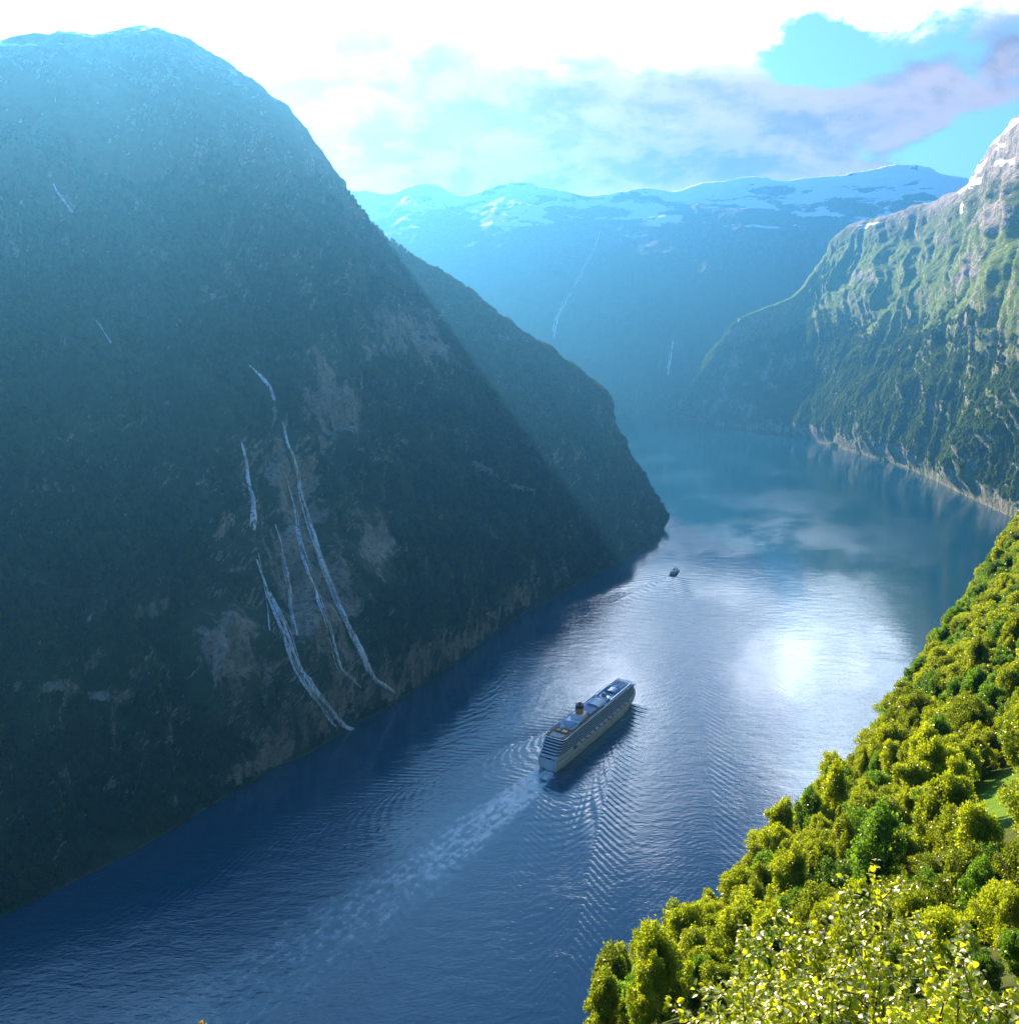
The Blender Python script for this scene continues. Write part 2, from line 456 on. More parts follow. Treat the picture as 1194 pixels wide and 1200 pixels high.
# --- green spur and peak on the right bank
RM = []
def rcol(S, T, B, bul=0.0): RM.append((np.asarray(S, float), np.asarray(T, float), B, bul))
Tt = at_y(795, 474, 5150); rcol(on_water(778, 486), Tt, (Tt[0] - 50, Tt[1] + 250, -20), 0.0)
Tt = at_y(828, 428, 5050); rcol(on_water(800, 489), Tt, (Tt[0] + 50, Tt[1] + 500, -20), 0.0)
Tt = at_y(868, 376, 5050); rcol(on_water(840, 498), Tt, (Tt[0] + 150, Tt[1] + 800, -20), 0.0)
Tt = at_y(931, 348, 5150); rcol(on_water(872, 504), Tt, (Tt[0] + 300, Tt[1] + 1000, 0), 0.05)
Tt = at_y(962, 312, 5250); rcol(on_water(910, 509), Tt, (Tt[0] + 500, Tt[1] + 1100, 100), 0.1)
Tt = at_y(990, 272, 5350); rcol(on_water(950, 516), Tt, (Tt[0] + 700, Tt[1] + 1100, 200), 0.18)
Tt = at_y(1045, 256, 5100); rcol(on_water(985, 526), Tt, (Tt[0] + 1000, Tt[1] + 1000, 300), 0.25)
Tt = at_y(1100, 234, 4800); rcol(on_water(1020, 536), Tt, (Tt[0] + 1200, Tt[1] + 900, 300), 0.30)
Tt = at_y(1148, 212, 4400); rcol(on_water(1055, 546), Tt, (Tt[0] + 1400, Tt[1] + 800, 300), 0.32)
Tt = at_y(1178, 165, 4000); rcol(on_water(1088, 560), Tt, (Tt[0] + 1500, Tt[1] + 700, 300), 0.32)
Tt = at_y(1225, 120, 3500); rcol(on_water(1150, 590), Tt, (Tt[0] + 1500, Tt[1] + 600, 300), 0.30)
Tt = at_y(1330, 110, 2900); rcol(on_water(1230, 625), Tt, (Tt[0] + 1500, Tt[1] + 300, 300), 0.25)
rcol((1500, 1500, 0), (2900, 1700, 1400), (4500, 1900, 300), 0.2)
rcol((1300, 700, 0), (2700, 600, 1400), (4400, 600, 300), 0.2)
GR, upR, sR = slope_grid(RM, FR, 640, 420, big=70, gully=58, fine=16, seed=3, gl=(190, 1100))
rockR = px_blobs(GR, [(905, 440, 10, 40, 18), (870, 480, 16, 18, 0), (925, 425, 8, 25, 14), (1165, 250, 60, 40, -40), (1130, 320, 24, 60, 30),
                      (1180, 190, 60, 50, -40), (1010, 325, 30, 12, -20), (845, 470, 20, 20, 0), (865, 430, 10, 20, 20)])
rockR = np.clip(0.12 + rockR * 0.7, 0.04, 0.75)
rockR = np.maximum(rockR, 0.62 * sstep(900, 1250, GR[..., 2]))
matR = terrain_mat('green_slope', (0.055, 0.120, 0.024), (0.095, 0.170, 0.032), (0.26, 0.25, 0.24), (0.48, 0.46, 0.43),
                   snow_lo=980, snow_hi=1500, meadow=(330, 640, (0.125, 0.215, 0.042)), bare=(1080, 1400, (0.12, 0.125, 0.08)), bump=1.4, snow_scale=1.3)
make_terrain('mountain', GR, rockR, matR, 'sunlit green mountain spur with snowy shoulder and pointed peak on the right bank')

# --- nearer cliff buttress at the right edge
BM = []
def bcol(S, T, B, bul=0.0): BM.append((np.asarray(S, float), np.asarray(T, float), B, bul))
Tt = at_y(1112, 500, 3550); bcol(on_water(1096, 553), Tt, (Tt[0] + 250, Tt[1] + 250, -20), -0.1)
Tt = at_y(1122, 400, 3420); bcol(on_water(1098, 558), Tt, (Tt[0] + 500, Tt[1] + 350, 0), -0.2)
Tt = at_y(1132, 371, 3350); bcol(on_water(1106, 565), Tt, (Tt[0] + 700, Tt[1] + 450, 50), -0.25)
Tt = at_y(1168, 341, 3250); bcol(on_water(1122, 574), Tt, (Tt[0] + 900, Tt[1] + 450, 150), -0.3)
Tt = at_y(1198, 296, 3150); bcol(on_water(1150, 586), Tt, (Tt[0] + 1000, Tt[1] + 450, 200), -0.2)
Tt = at_y(1250, 260, 2950); bcol(on_water(1185, 600), Tt, (Tt[0] + 1100, Tt[1] + 300, 200), -0.1)
Tt = at_y(1330, 240, 2650); bcol(on_water(1220, 622), Tt, (Tt[0] + 1200, Tt[1] + 100, 200), 0)
Tt = at_y(1430, 240, 2350); bcol(on_water(1290, 660), Tt, (Tt[0] + 1200, Tt[1] + 0, 200), 0)
GB, upB, sB = slope_grid(BM, FR, 420, 380, big=55, gully=46, fine=13, seed=4, gl=(120, 700))
rockB = px_blobs(GB, [(1104, 505, 13, 62, 14), (1118, 455, 12, 50, 12), (1178, 555, 26, 55, 25), (1155, 390, 24, 30, 0), (1130, 560, 24, 14, 30), (1165, 425, 16, 18, 0)])
rockB = np.clip(0.20 + rockB * 0.9, 0.06, 0.9)
make_terrain('mountain', GB, rockB, matR, 'rocky cliff buttress with pale rock and green ledges at the right shore')

# --- near slope the viewer stands on
SDIR = np.array([0.606, 0.795]); SPER = np.array([0.795, -0.606])      # along the break of slope, and uphill from it
sil = [(640, 1330, 72), (700, 1150, 112), (800, 1062, 128), (880, 988, 145), (960, 905, 166), (1040, 832, 200), (1100, 745, 255), (1150, 672, 345), (1194, 603, 470), (1235, 560, 640)]
SIL = np.array([at_slant(*q) for q in sil]); SIL[:, 2] -= 8.5
S0 = SIL[1, :2]
sa = (SIL[:, :2] - S0) @ SDIR; sp_ = (SIL[:, :2] - S0) @ SPER
def edge(a):
    aa = np.concatenate([[-400, -160, -70], sa[1:], [900, 1500, 2500]])
    pp = np.concatenate([[0, 0, 0], sp_[1:], [sp_[-1], sp_[-1], sp_[-1]]])
    zz = np.concatenate([[H + 120, H + 5, H - 40], SIL[1:, 2], [SIL[-1, 2] - 25, SIL[-1, 2] - 80, SIL[-1, 2] - 160]])
    return np.interp(a, aa, pp), np.interp(a, aa, zz)
def slope_z(x, y, rough=True):
    a = (x - S0[0]) * SDIR[0] + (y - S0[1]) * SDIR[1]
    p = (x - S0[0]) * SPER[0] + (y - S0[1]) * SPER[1]
    pe = 0; ze = 0
    for k in (-14, -7, 0, 7, 14):
        e1, e2 = edge(a + k); pe = pe + e1 / 5; ze = ze + e2 / 5
    q = p - pe
    upz = 0.78 * q
    downz = np.where(q > -110, 2.7 * q, -297 + 1.2 * (q + 110))
    k = 10.0
    z = ze + np.where(q > 0, upz, downz)
    z = z - 0.6 * np.exp(-(q / 9) ** 2) * 3
    if rough:
        z = z + 1.6 * fbm(x / 23, y / 23, 0 * x + 2, 4) + 5 * pnoise(x / 90, y / 90, 0 * x)
    return z
near = 4.5
r_ = np.concatenate([[0.5], np.geomspace(1.2, 1900, 330)]); th = np.linspace(R(-120), R(150), 420)
rr, tt = np.meshgrid(r_, th, indexing='ij')
XN, YN = rr * np.sin(tt), rr * np.cos(tt)
ZN = slope_z(XN, YN)
dcam = np.hypot(XN, YN)
ground_cam = slope_z(np.array([0.0]), np.array([0.0]))[0]
CAM_DROP = (H - 2.6) - ground_cam
ZN = ZN + CAM_DROP * np.exp(-(dcam / 14) ** 2)
def ground_z(x, y):
    x = np.atleast_1d(np.asarray(x, float)); y = np.atleast_1d(np.asarray(y, float))
    return slope_z(x, y) + CAM_DROP * np.exp(-(np.hypot(x, y) / 14) ** 2)
ZN = np.maximum(ZN, -30)
GN_ = np.stack([XN, YN, ZN], -1)
def ground_hit(px_, py_):
    for sl in np.arange(20, 700, 1.0):
        q = at_slant(px_, py_, sl)
        if ground_z(q[0], q[1])[0] > q[2]: return q
    return at_slant(px_, py_, 118)
CLEAR = ground_hit(1168, 935)               # the bright grass clearing
pxn, pyn, zcn = to_px(GN_)
rockN = np.zeros(XN.shape)
m, t = new_mat('near_ground')
pos = t.node('ShaderNodeNewGeometry').outputs['Position']
n1 = t.noise(pos, 0.25, 6, 0.65); n2 = t.noise(pos, 1.6, 6, 0.7)
c = t.mix(t.ramp(n1, 0.35, 0.65), (0.045, 0.075, 0.014), (0.085, 0.115, 0.02))
c = t.mix(t.ramp(n2, 0.45, 0.7, 0, 0.7), c, (0.03, 0.028, 0.014))
dc = t.vmath('DISTANCE', pos, tuple(CLEAR))
cl = t.ramp(t.math('ADD', dc, t.math('MULTIPLY', n1, 10)), 14, 24, 1, 0)
c = t.mix(cl, c, t.mix(n2, (0.075, 0.165, 0.012), (0.12, 0.24, 0.02)))
b = principled(t, c, 0.9, 0, 0.2, t.bump(t.math('ADD', n1, t.math('MULTIPLY', n2, 0.4)), 0.8, 1.5))
t.l.new(b.outputs[0], t.out.inputs[0])
matN = m
make_terrain('hill', GN_, rockN, matN, 'steep wooded hillside dropping to the fjord below the viewer on the right', 'hillside')

# ---------------------------------------------------------------- water
SHIP_ST = on_water(641, 903); SHIP_BW = on_water(741, 818)
BOAT = on_water(787, 674)
def heading(v): return math.atan2(v[0], v[1])
ship_vec = SHIP_BW - SHIP_ST; SHIP_L = float(np.linalg.norm(ship_vec)); ship_dir = ship_vec[:2] / SHIP_L
boat_dir = np.array([math.sin(R(27)), math.cos(R(27))])
def kelvin(X, Y, src, hd, lam, amp, decay=900.0, n0=4.0, one=0.0):
    """stationary wave pattern trailing a hull that moves along hd"""
    s = -((X - src[0]) * hd[0] + (Y - src[1]) * hd[1])
    n = (X - src[0]) * hd[1] - (Y - src[1]) * hd[0]
    k0 = 2 * math.pi / lam
    an = np.abs(n) + 0.6
    tt_ = an / np.maximum(s, 1.0)
    disc = 1 - 8 * tt_ ** 2
    inside = disc > 0
    sq = np.sqrt(np.maximum(disc, 0))
    r = np.hypot(s, n) + 5
    cusp = np.exp(-(np.maximum(disc, 0) / 0.42))
    out = 0
    for sg, ga in ((1, 1.0), (-1, 0.75)):
        tn = (1 + sg * sq) / (4 * tt_)
        tn = np.minimum(tn, 3.4)
        cs = 1 / np.sqrt(1 + tn ** 2); sn = tn * cs
        ph = k0 * (np.maximum(s, 0) * cs + an * sn) / cs ** 2
        out = out + ga * np.cos(ph)
    # soft outside of the cusp line
    o_d = np.maximum(an - s / math.sqrt(8), 0)
    env = np.where(inside, 0.22 + 0.9 * cusp, np.exp(-(o_d / 30) ** 2)) * (s > 0) * sstep(0, 25, s)
    env = env * np.exp(-s / decay) / np.sqrt(1 + r / 120)
    lim = np.where(an < n0, 0.3, 1.0)
    return amp * out * env * lim * (0.5 + 0.5 * sstep(-0.3, 0.3, fbm(X / 130 + lam, Y / 130, 0 * X + 1, 3)))
half = R(37)
rw = np.concatenate([np.geomspace(300, 3000, 1150), np.geomspace(3000, 13500, 160)[1:]])
tw = np.linspace(-half, half, 760)
rr, tt = np.meshgrid(rw, tw, indexing='ij')
XW, YW = rr * np.sin(tt), rr * np.cos(tt)
bow = SHIP_BW[:2] - ship_dir * 12; stern = SHIP_ST[:2] + ship_dir * 5
bend = 60 * pnoise(XW / 600, YW / 600, 0 * XW)
ZW = kelvin(XW + bend * 0.12, YW + bend * 0.1, bow, ship_dir, 17, 0.60, 520)
ZW = ZW + kelvin(XW + bend * 0.1, YW, stern, ship_dir, 14, 0.15, 300)
ZW = ZW + kelvin(XW + bend * 0.25, YW, BOAT, boat_dir, 21, 0.62, 800)
ZW = ZW + 0.35 * kelvin(XW, YW, on_water(620, 740), np.array([0.5, 0.86]), 22, 0.8, 900)
# foam: churned track astern, bow wave
s_ = -((XW - stern[0]) * ship_dir[0] + (YW - stern[1]) * ship_dir[1]); n_ = (XW - stern[0]) * ship_dir[1] - (YW - stern[1]) * ship_dir[0]
curve = -0.00022 * np.maximum(s_, 0) ** 2 * 0.6
nn = n_ - curve
nz1 = fbm(XW / 9, YW / 9, 0 * XW, 4, 0.6); nz2 = fbm(s_ / 26 + 0.4 * nz1, nn / 7, 0 * XW, 5, 0.65)
wid = 14 + 0.085 * np.maximum(s_, 0)
turb = np.exp(-(nn / wid) ** 4) * sstep(-3, 12, s_) * np.exp(-np.maximum(s_, 0) / 700)
foam = turb * np.clip(0.10 + 0.20 + 0.7 * nz1 + 0.7 * nz2, 0, 1) * np.exp(-np.maximum(s_, 0) / 520) * 2.1
edge_f = np.exp(-((np.abs(nn) - wid * 0.9) / (3.0 + 0.015 * np.maximum(s_, 0))) ** 2) * sstep(0, 20, s_) * np.exp(-np.maximum(s_, 0) / 420)
foam = np.maximum(foam, edge_f * np.clip(0.35 + 1.4 * nz1, 0, 1) * 0.8)
turq = turb * 0.5
ZW = ZW + turb * 0.35 * fbm(XW / 7, YW / 7, 0 * XW + 3, 3)
# bow wave along the hull
sb = -((XW - bow[0]) * ship_dir[0] + (YW - bow[1]) * ship_dir[1])
hullside = np.exp(-((np.abs(n_) - 20) / 4.0) ** 2) * sstep(0, 8, sb) * (sb < SHIP_L) * np.exp(-sb / 110)
foam = np.maximum(foam, hullside * np.clip(0.3 + 1.2 * nz1, 0, 1) * 0.7)
turq = np.maximum(turq, np.exp(-((np.abs(n_) - 20) / 11.0) ** 2) * sstep(-4, 8, sb) * (sb < SHIP_L * 0.8) * 0.9 * np.exp(-sb / 160))
# small boat wash
s2 = -((XW - BOAT[0]) * boat_dir[0] + (YW - BOAT[1]) * boat_dir[1]); n2_ = (XW - BOAT[0]) * boat_dir[1] - (YW - BOAT[1]) * boat_dir[0]
tb = np.exp(-(n2_ / (6 + 0.05 * np.maximum(s2, 0))) ** 2) * sstep(8, 22, s2) * np.exp(-np.maximum(s2, 0) / 110)
foam = np.maximum(foam, tb * np.clip(0.25 + nz1, 0, 1) * 0.8); turq = np.maximum(turq, tb)
# rippled and calm lanes
lane = fbm(XW / 260 - YW / 900, YW / 420, 0 * XW + 9, 4, 0.55)
tall = sstep(2400, 3400, rr)
ZW = ZW * (1 - tall)
meW = np_mesh('water', np.stack([XW, YW, ZW], -1).reshape(-1, 3), grid_faces(len(rw), len(tw)), {'foam': foam, 'turq': turq, 'lane': lane * 0.5 + 0.5})
m, t = new_mat('fjord_water')
geo = t.node('ShaderNodeNewGeometry'); pos = geo.outputs['Position']
dist = t.vmath('LENGTH', pos)
lane_n = t.attr('lane')
w1 = t.noise(t.mapping(pos, (0.16, 0.34, 0.2), rot=(0, 0, R(-20))), 1.0, 3, 0.55, 0.3)
w2 = t.noise(t.mapping(pos, (0.032, 0.07, 0.2), rot=(0, 0, R(12))), 1.0, 4, 0.55, 0.4)
fade = t.ramp(dist, 900, 4500, 1.0, 0.12, smooth=False)
amp = t.math('MULTIPLY', t.ramp(lane_n, 0.38, 0.62, 0.35, 1.0), fade)
hh = t.math('ADD', t.math('MULTIPLY', w1, 0.55), t.math('MULTIPLY', w2, 1.3))
nrm = t.bump(t.math('MULTIPLY', hh, amp), 0.55, 1.0)
foamv = t.attr('foam'); turqv = t.attr('turq')
fn = t.noise(pos, 0.55, 8, 0.75)
ff = t.ramp(t.math('MULTIPLY', foamv, t.ramp(fn, 0.35, 0.62, 0.25, 1.4)), 0.06, 0.75)
deep = t.mix(t.math('MULTIPLY', turqv, 0.8), (0.0, 0.046, 0.100), (0.02, 0.20, 0.24))
colw = t.mix(ff, deep, (0.85, 0.88, 0.90))
rough = t.math('ADD', t.ramp(lane_n, 0.35, 0.65, 0.07, 0.19), t.math('MULTIPLY', ff, 0.5))
b = principled(t, colw, rough, 0, 0.5, nrm, 1.85)
t.l.new(b.outputs[0], t.out.inputs[0])
matW = m
wo_ = link_mesh('water', meW, matW, None, True)
tag(wo_, 'deep blue fjord water with wakes and pale reflected sky', 'water', None, 'structure')
# far fjord bed that carries the water sheet round the viewer
def big_quad(name, x0, x1, y0, y1, z, mat, label):
    me = np_mesh(name, np.array([[x0, y0, z], [x1, y0, z], [x1, y1, z], [x0, y1, z]]), np.array([[0, 1, 2, 3]]))
    o = link_mesh(name, me, mat); tag(o, label, 'fjord bed', None, 'structure'); return o
m, t = new_mat('fjord_bed')
pos = t.node('ShaderNodeNewGeometry').outputs['Position']
b = principled(t, t.mix(t.noise(pos, 0.01, 5, 0.6), (0.004, 0.03, 0.06), (0.006, 0.04, 0.07)), 0.15, 0, 0.5, None, 1.4)
t.l.new(b.outputs[0], t.out.inputs[0])
big_quad('ground', -13800, 13800, -13800, 13800, -4.0, m, 'dark bed of the fjord under the water sheet')

# ---------------------------------------------------------------- haze
m, t = new_mat('haze_air')
pv = t.node('ShaderNodeVolumePrincipled')
pv.inputs['Color'].default_value = (0.09, 0.42, 1.0, 1)
pv.inputs['Density'].default_value = 0.000092
pv.inputs['Anisotropy'].default_value = 0.62
t.l.new(pv.outputs[0], t.out.inputs['Volume'])
bm = bmesh.new(); bmesh.ops.create_cube(bm, size=1.0)
me = bpy.data.meshes.new('haze'); bm.to_mesh(me); bm.free()
ho = link_mesh('haze', me, m)
ho.scale = (28000, 28000, 1990); ho.location = (0, 0, 1990 / 2 - 31.5)
tag(ho, 'thin blue haze filling the air of the fjord', 'haze', None, 'stuff')
# ---------------------------------------------------------------- foliage
def leaf_mat(name, dif, trl, gloss=0.0, vary=0.35, hue=None, mixf=0.5, patch=False):
    m, t = new_mat(name)
    rnd = t.node('ShaderNodeObjectInfo').outputs['Random']
    pos = t.node('ShaderNodeTexCoord').outputs['Object']
    n = t.noise(pos, 0.9, 3, 0.6)
    isl = t.node('ShaderNodeNewGeometry').outputs['Random Per Island']
    if patch:
        wp = t.noise(t.node('ShaderNodeNewGeometry').outputs['Position'], 0.0085, 5, 0.65)
        rnd = t.math('ADD', t.math('MULTIPLY', rnd, 0.45), t.ramp(wp, 0.36, 0.64, 0.0, 0.55))
    k = t.math('ADD', t.ramp(rnd, 0, 1, 1 - vary, 1 + vary, smooth=False), t.ramp(isl, 0, 1, -0.25, 0.25, smooth=False))
    hv = t.math('ADD', t.math('MULTIPLY', rnd, 0.55), t.math('MULTIPLY', n, 0.45))
    hue = hue or dif
    c1 = t.vmath('SCALE', t.mix(hv, dif, hue), scale=k)
    c2 = t.vmath('SCALE', t.mix(hv, trl, tuple(a * b_ / max(d_, 1e-4) for a, b_, d_ in zip(trl, hue, dif))), scale=k)
    d = t.node('ShaderNodeBsdfDiffuse'); t.put(d.inputs[0], c1)
    tr = t.node('ShaderNodeBsdfTranslucent'); t.put(tr.inputs[0], c2)
    mx = t.node('ShaderNodeMixShader'); mx.inputs[0].default_value = mixf
    t.l.new(d.outputs[0], mx.inputs[1]); t.l.new(tr.outputs[0], mx.inputs[2])
    o = mx.outputs[0]
    if gloss:
        g = t.node('ShaderNodeBsdfGlossy'); g.inputs['Roughness'].default_value = 0.38
        fr = t.node('ShaderNodeFresnel'); fr.inputs[0].default_value = 1.45
        m2 = t.node('ShaderNodeMixShader'); t.put(m2.inputs[0], t.math('MULTIPLY', fr.outputs[0], gloss))
        t.l.new(o, m2.inputs[1]); t.l.new(g.outputs[0], m2.inputs[2]); o = m2.outputs[0]
    t.l.new(o, t.out.inputs[0])
    return m
MAT_BIRCH = leaf_mat('birch_leaves', (0.095, 0.150, 0.012), (0.42, 0.62, 0.02), 0.2, 0.28, (0.140, 0.175, 0.010))
MAT_ALDER = leaf_mat('alder_leaves', (0.050, 0.115, 0.014), (0.22, 0.50, 0.03), 0.2, 0.28, (0.070, 0.130, 0.014))
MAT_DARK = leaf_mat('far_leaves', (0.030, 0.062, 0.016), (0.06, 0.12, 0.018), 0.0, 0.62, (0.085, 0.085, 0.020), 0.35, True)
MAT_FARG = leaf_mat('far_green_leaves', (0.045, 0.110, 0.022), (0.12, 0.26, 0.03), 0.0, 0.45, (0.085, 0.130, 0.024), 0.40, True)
MAT_SHRUB = leaf_mat('shrub_leaves', (0.16, 0.22, 0.014), (0.60, 0.78, 0.03), 0.16, 0.18, (0.22, 0.26, 0.016), 0.5)
MAT_BARK = simple_mat('bark', (0.16, 0.14, 0.12), 0.9, vary=0.4, scale=3.0)
MAT_TWIG = simple_mat('twig_bark', (0.075, 0.05, 0.03), 0.8, vary=0.3, scale=20)

def tubes(paths, sides=6):
    """paths: list of (points, radii). One mesh of tapered tubes."""
    V, F = [], []; off = 0
    for P, Rr in paths:
        P = np.asarray(P, float); n = len(P)
        T = np.gradient(P, axis=0); T /= np.linalg.norm(T, axis=1)[:, None] + 1e-9
        ref = np.array([0.31, 0.95, 0.05]) if abs(T[0][2]) > 0.5 else np.array([0, 0, 1.0])
        A = np.cross(T, ref); A /= np.linalg.norm(A, axis=1)[:, None] + 1e-9; B = np.cross(T, A)
        an = np.linspace(0, 2 * np.pi, sides, endpoint=False)
        ring = P[:, None] + (A[:, None] * np.cos(an)[None, :, None] + B[:, None] * np.sin(an)[None, :, None]) * np.asarray(Rr)[:, None, None]
        V.append(ring.reshape(-1, 3))
        i = np.arange(n * sides).reshape(n, sides); j = np.roll(i, -1, 1)
        F.append(np.stack([i[:-1], j[:-1], j[1:], i[1:]], -1).reshape(-1, 4) + off); off += n * sides
    return np.concatenate(V), np.concatenate(F)

def leaf_cloud(cent, size, nrm=None, droop=0.25, g=None):
    """bent diamond leaves (two quads-free triangles each) at the centres"""
    g = g or rng
    n = len(cent)
    a = g.normal(size=(n, 3)); a[:, 2] -= droop; a /= np.linalg.norm(a, axis=1)[:, None]
    b = g.normal(size=(n, 3))
    if nrm is not None: b = b * 0.8 + nrm
    b = np.cross(a, b); b /= np.linalg.norm(b, axis=1)[:, None] + 1e-9
    c = np.cross(a, b)
    s = (size * g.uniform(0.6, 1.3, n))[:, None]
    V = np.stack([cent - a * s * 0.6, cent + b * s * 0.34 + c * s * 0.10, cent + a * s * 0.6, cent - b * s * 0.34 + c * s * 0.10], 1).reshape(-1, 3)
    F = np.arange(n * 4).reshape(n, 4)
    return V, F

def make_tree_meshes(seed, height, width, n_leaf, leaf, lobes, tall=1.0, base=0.18):
    g = np.random.default_rng(seed)
    # trunk and limbs
    k = 9; zz = np.linspace(-1.2, height * 0.93, k)
    lean = g.normal(size=2) * 0.35
    tx = lean[0] * (zz / height) ** 1.5 * 2 + np.cumsum(g.normal(size=k)) * 0.07
    ty = lean[1] * (zz / height) ** 1.5 * 2 + np.cumsum(g.normal(size=k)) * 0.07
    trunk = np.stack([tx, ty, zz], 1)
    paths = [(trunk, np.linspace(0.17, 0.03, k) * height / 9)]
    cen = []
    for i in range(lobes):
        f = base + (1 - base) * ((i + g.uniform(0.1, 0.9)) / lobes) ** 0.85
        f = min(f, 0.97)
        p0 = np.array([np.interp(f * height * 0.9, zz, tx), np.interp(f * height * 0.9, zz, ty), f * height * 0.86])
        az = i * 2.4 + g.uniform(-0.5, 0.5)
        env = math.sin(math.pi * min(1, (f - base * 0.4) / (1.12 - base * 0.4)) ** 0.8) ** 0.7
        rad = width * 0.5 * env * g.uniform(0.30, 1.12)
        tip = p0 + np.array([math.cos(az) * rad, math.sin(az) * rad, rad * g.uniform(0.15, 0.65)])
        mid = (p0 + tip) / 2 + np.array([0, 0, rad * 0.12])
        zs_ = max(0.3, p0[2] - rad * 0.35); st = np.array([np.interp(zs_, zz, tx), np.interp(zs_, zz, ty), zs_])
        paths.append((np.array([st, mid, tip]), np.array([0.06, 0.04, 0.015]) * height / 9))
        lr = width * g.uniform(0.085, 0.20)
        cen.append((tip, lr, lr * g.uniform(0.8, 1.25) * tall))
    cen.append((np.array([tx[-1], ty[-1], height * 0.93]), width * 0.15, width * 0.2 * tall))
    TV, TF = tubes(paths, 6)
    # limbs grow out of the trunk: join each base to the stem inside the wood
    TF = np.concatenate([TF, np.array([(k * 6, k * 6 + 1, 9 * 6 + j * 18 + 1, 9 * 6 + j * 18) for j in range(len(paths) - 1) for k in [int(np.argmin(np.abs(zz - paths[j + 1][0][0][2])))]])])
    wts = np.array([c[1] ** 2 * c[2] for c in cen]) ** 0.8; wts /= wts.sum()
    idx = g.choice(len(cen), n_leaf, p=wts)
    C = np.array([c[0] for c in cen])[idx]; RX = np.array([c[1] for c in cen])[idx]; RZ = np.array([c[2] for c in cen])[idx]
    d = g.normal(size=(n_leaf, 3)); d /= np.linalg.norm(d, axis=1)[:, None]
    rr_ = g.uniform(0.12, 1.0, n_leaf) ** 0.5
    # sprays: leaves gather in tufts on each lobe
    tuft = 0.5 + 0.5 * np.sin(d[:, 0] * 6 + idx) * np.sin(d[:, 1] * 6 + idx * 2.1) * np.sin(d[:, 2] * 5 + idx * 0.7)
    rr_ = rr_ * (0.80 + 0.38 * tuft)
    P = C + d * np.stack([RX, RX, RZ], 1) * rr_[:, None]
    P[:, 2] -= 0.25 * (rr_ ** 2) * np.linalg.norm(d[:, :2], axis=1) * RX
    P += g.normal(size=P.shape) * 0.45 * leaf
    V, F = leaf_cloud(P, leaf, d, 0.35, g)
    return np_mesh('trunk', TV, TF), np_mesh('crown', V, F)

TREES = []      # (trunk mesh, crown mesh, kind)
spec = [  # seed, h, w, leaves, size, lobes, tall, kind
    (11, 10.5, 6.2, 18700, 0.27, 46, 1.0, 'birch'), (12, 9.0, 6.6, 18700, 0.27, 42, 0.95, 'birch'), (13, 12.0, 5.6, 18700, 0.27, 50, 1.3, 'birch'),
    (14, 8.2, 6.0, 16150, 0.27, 38, 0.95, 'birch'), (15, 10.0, 7.0, 20400, 0.27, 52, 1.0, 'birch'),
    (16, 8.8, 6.4, 17850, 0.27, 42, 0.95, 'alder'), (17, 11.0, 5.4, 17850, 0.27, 46, 1.3, 'alder'), (18, 7.4, 5.6, 14450, 0.27, 36, 0.9, 'alder')]
for sd_, h_, w_, nl, ls, lb, tl, kd in spec:
    a, b_ = make_tree_meshes(sd_, h_, w_, nl, ls, lb, tl)
    a.materials.append(MAT_BARK); b_.materials.append(MAT_BIRCH if kd == 'birch' else MAT_ALDER)
    for me_ in (a,): me_.polygons.foreach_set('use_smooth', np.ones(len(me_.polygons), bool))
    TREES.append((a, b_, kd, h_))
FAR_MESH = []
for sd_, h_, w_ in ((31, 10, 6.5), (32, 11, 5.5)):
    _, b_ = make_tree_meshes(sd_, h_, w_, 520, 1.25, 14, 1.0, 0.05)
    FAR_MESH.append(b_)

# individual trees on the near slope
print('trees')
cand = []
g = np.random.default_rng(5)
aa = g.uniform(-40, 620, 60000); qq = g.uniform(-34, 110, 60000)
pe_, _ = edge(aa)
X = S0[0] + SDIR[0] * aa + SPER[0] * (qq + pe_); Y = S0[1] + SDIR[1] * aa + SPER[1] * (qq + pe_)
Z = ground_z(X, Y)
px, py, zc = to_px(np.stack([X, Y, Z + 6], -1))
okm = (zc > 44) & (px > 640) & (px < 1235) & (py > 380) & (py < 1240)
X, Y, Z, px, py, aa, qq, zc = [q[okm] for q in (X, Y, Z, px, py, aa, qq, zc)]
kept = []; cell = {}
for i in range(len(X)):
    mind = 3.5 if zc[i] < 240 else 4.6
    cx_, cy_ = int(X[i] // 5.0), int(Y[i] // 5.0)
    bad = False
    for u in (-1, 0, 1):
        for v in (-1, 0, 1):
            for j in cell.get((cx_ + u, cy_ + v), ()):
                if (X[i] - X[j]) ** 2 + (Y[i] - Y[j]) ** 2 < mind ** 2: bad = True
    pr = math.hypot((X[i] - CLEAR[0]), (Y[i] - CLEAR[1]))
    if px[i] < 705 and py[i] > 1080: bad = True
    if pr < 8 or (((px[i] - 1172) / 44) ** 2 + ((py[i] - 930) / 44) ** 2 < 1 and math.hypot(X[i], Y[i]) < math.hypot(CLEAR[0], CLEAR[1]) + 3): bad = True
    if zc[i] < 66 and px[i] < 900: bad = True
    if bad: continue
    cell.setdefault((cx_, cy_), []).append(i); kept.append(i)
kept.sort(key=lambda i: zc[i])
print('near trees kept', len(kept))
NEAR, REST = kept[:290], kept[290:]
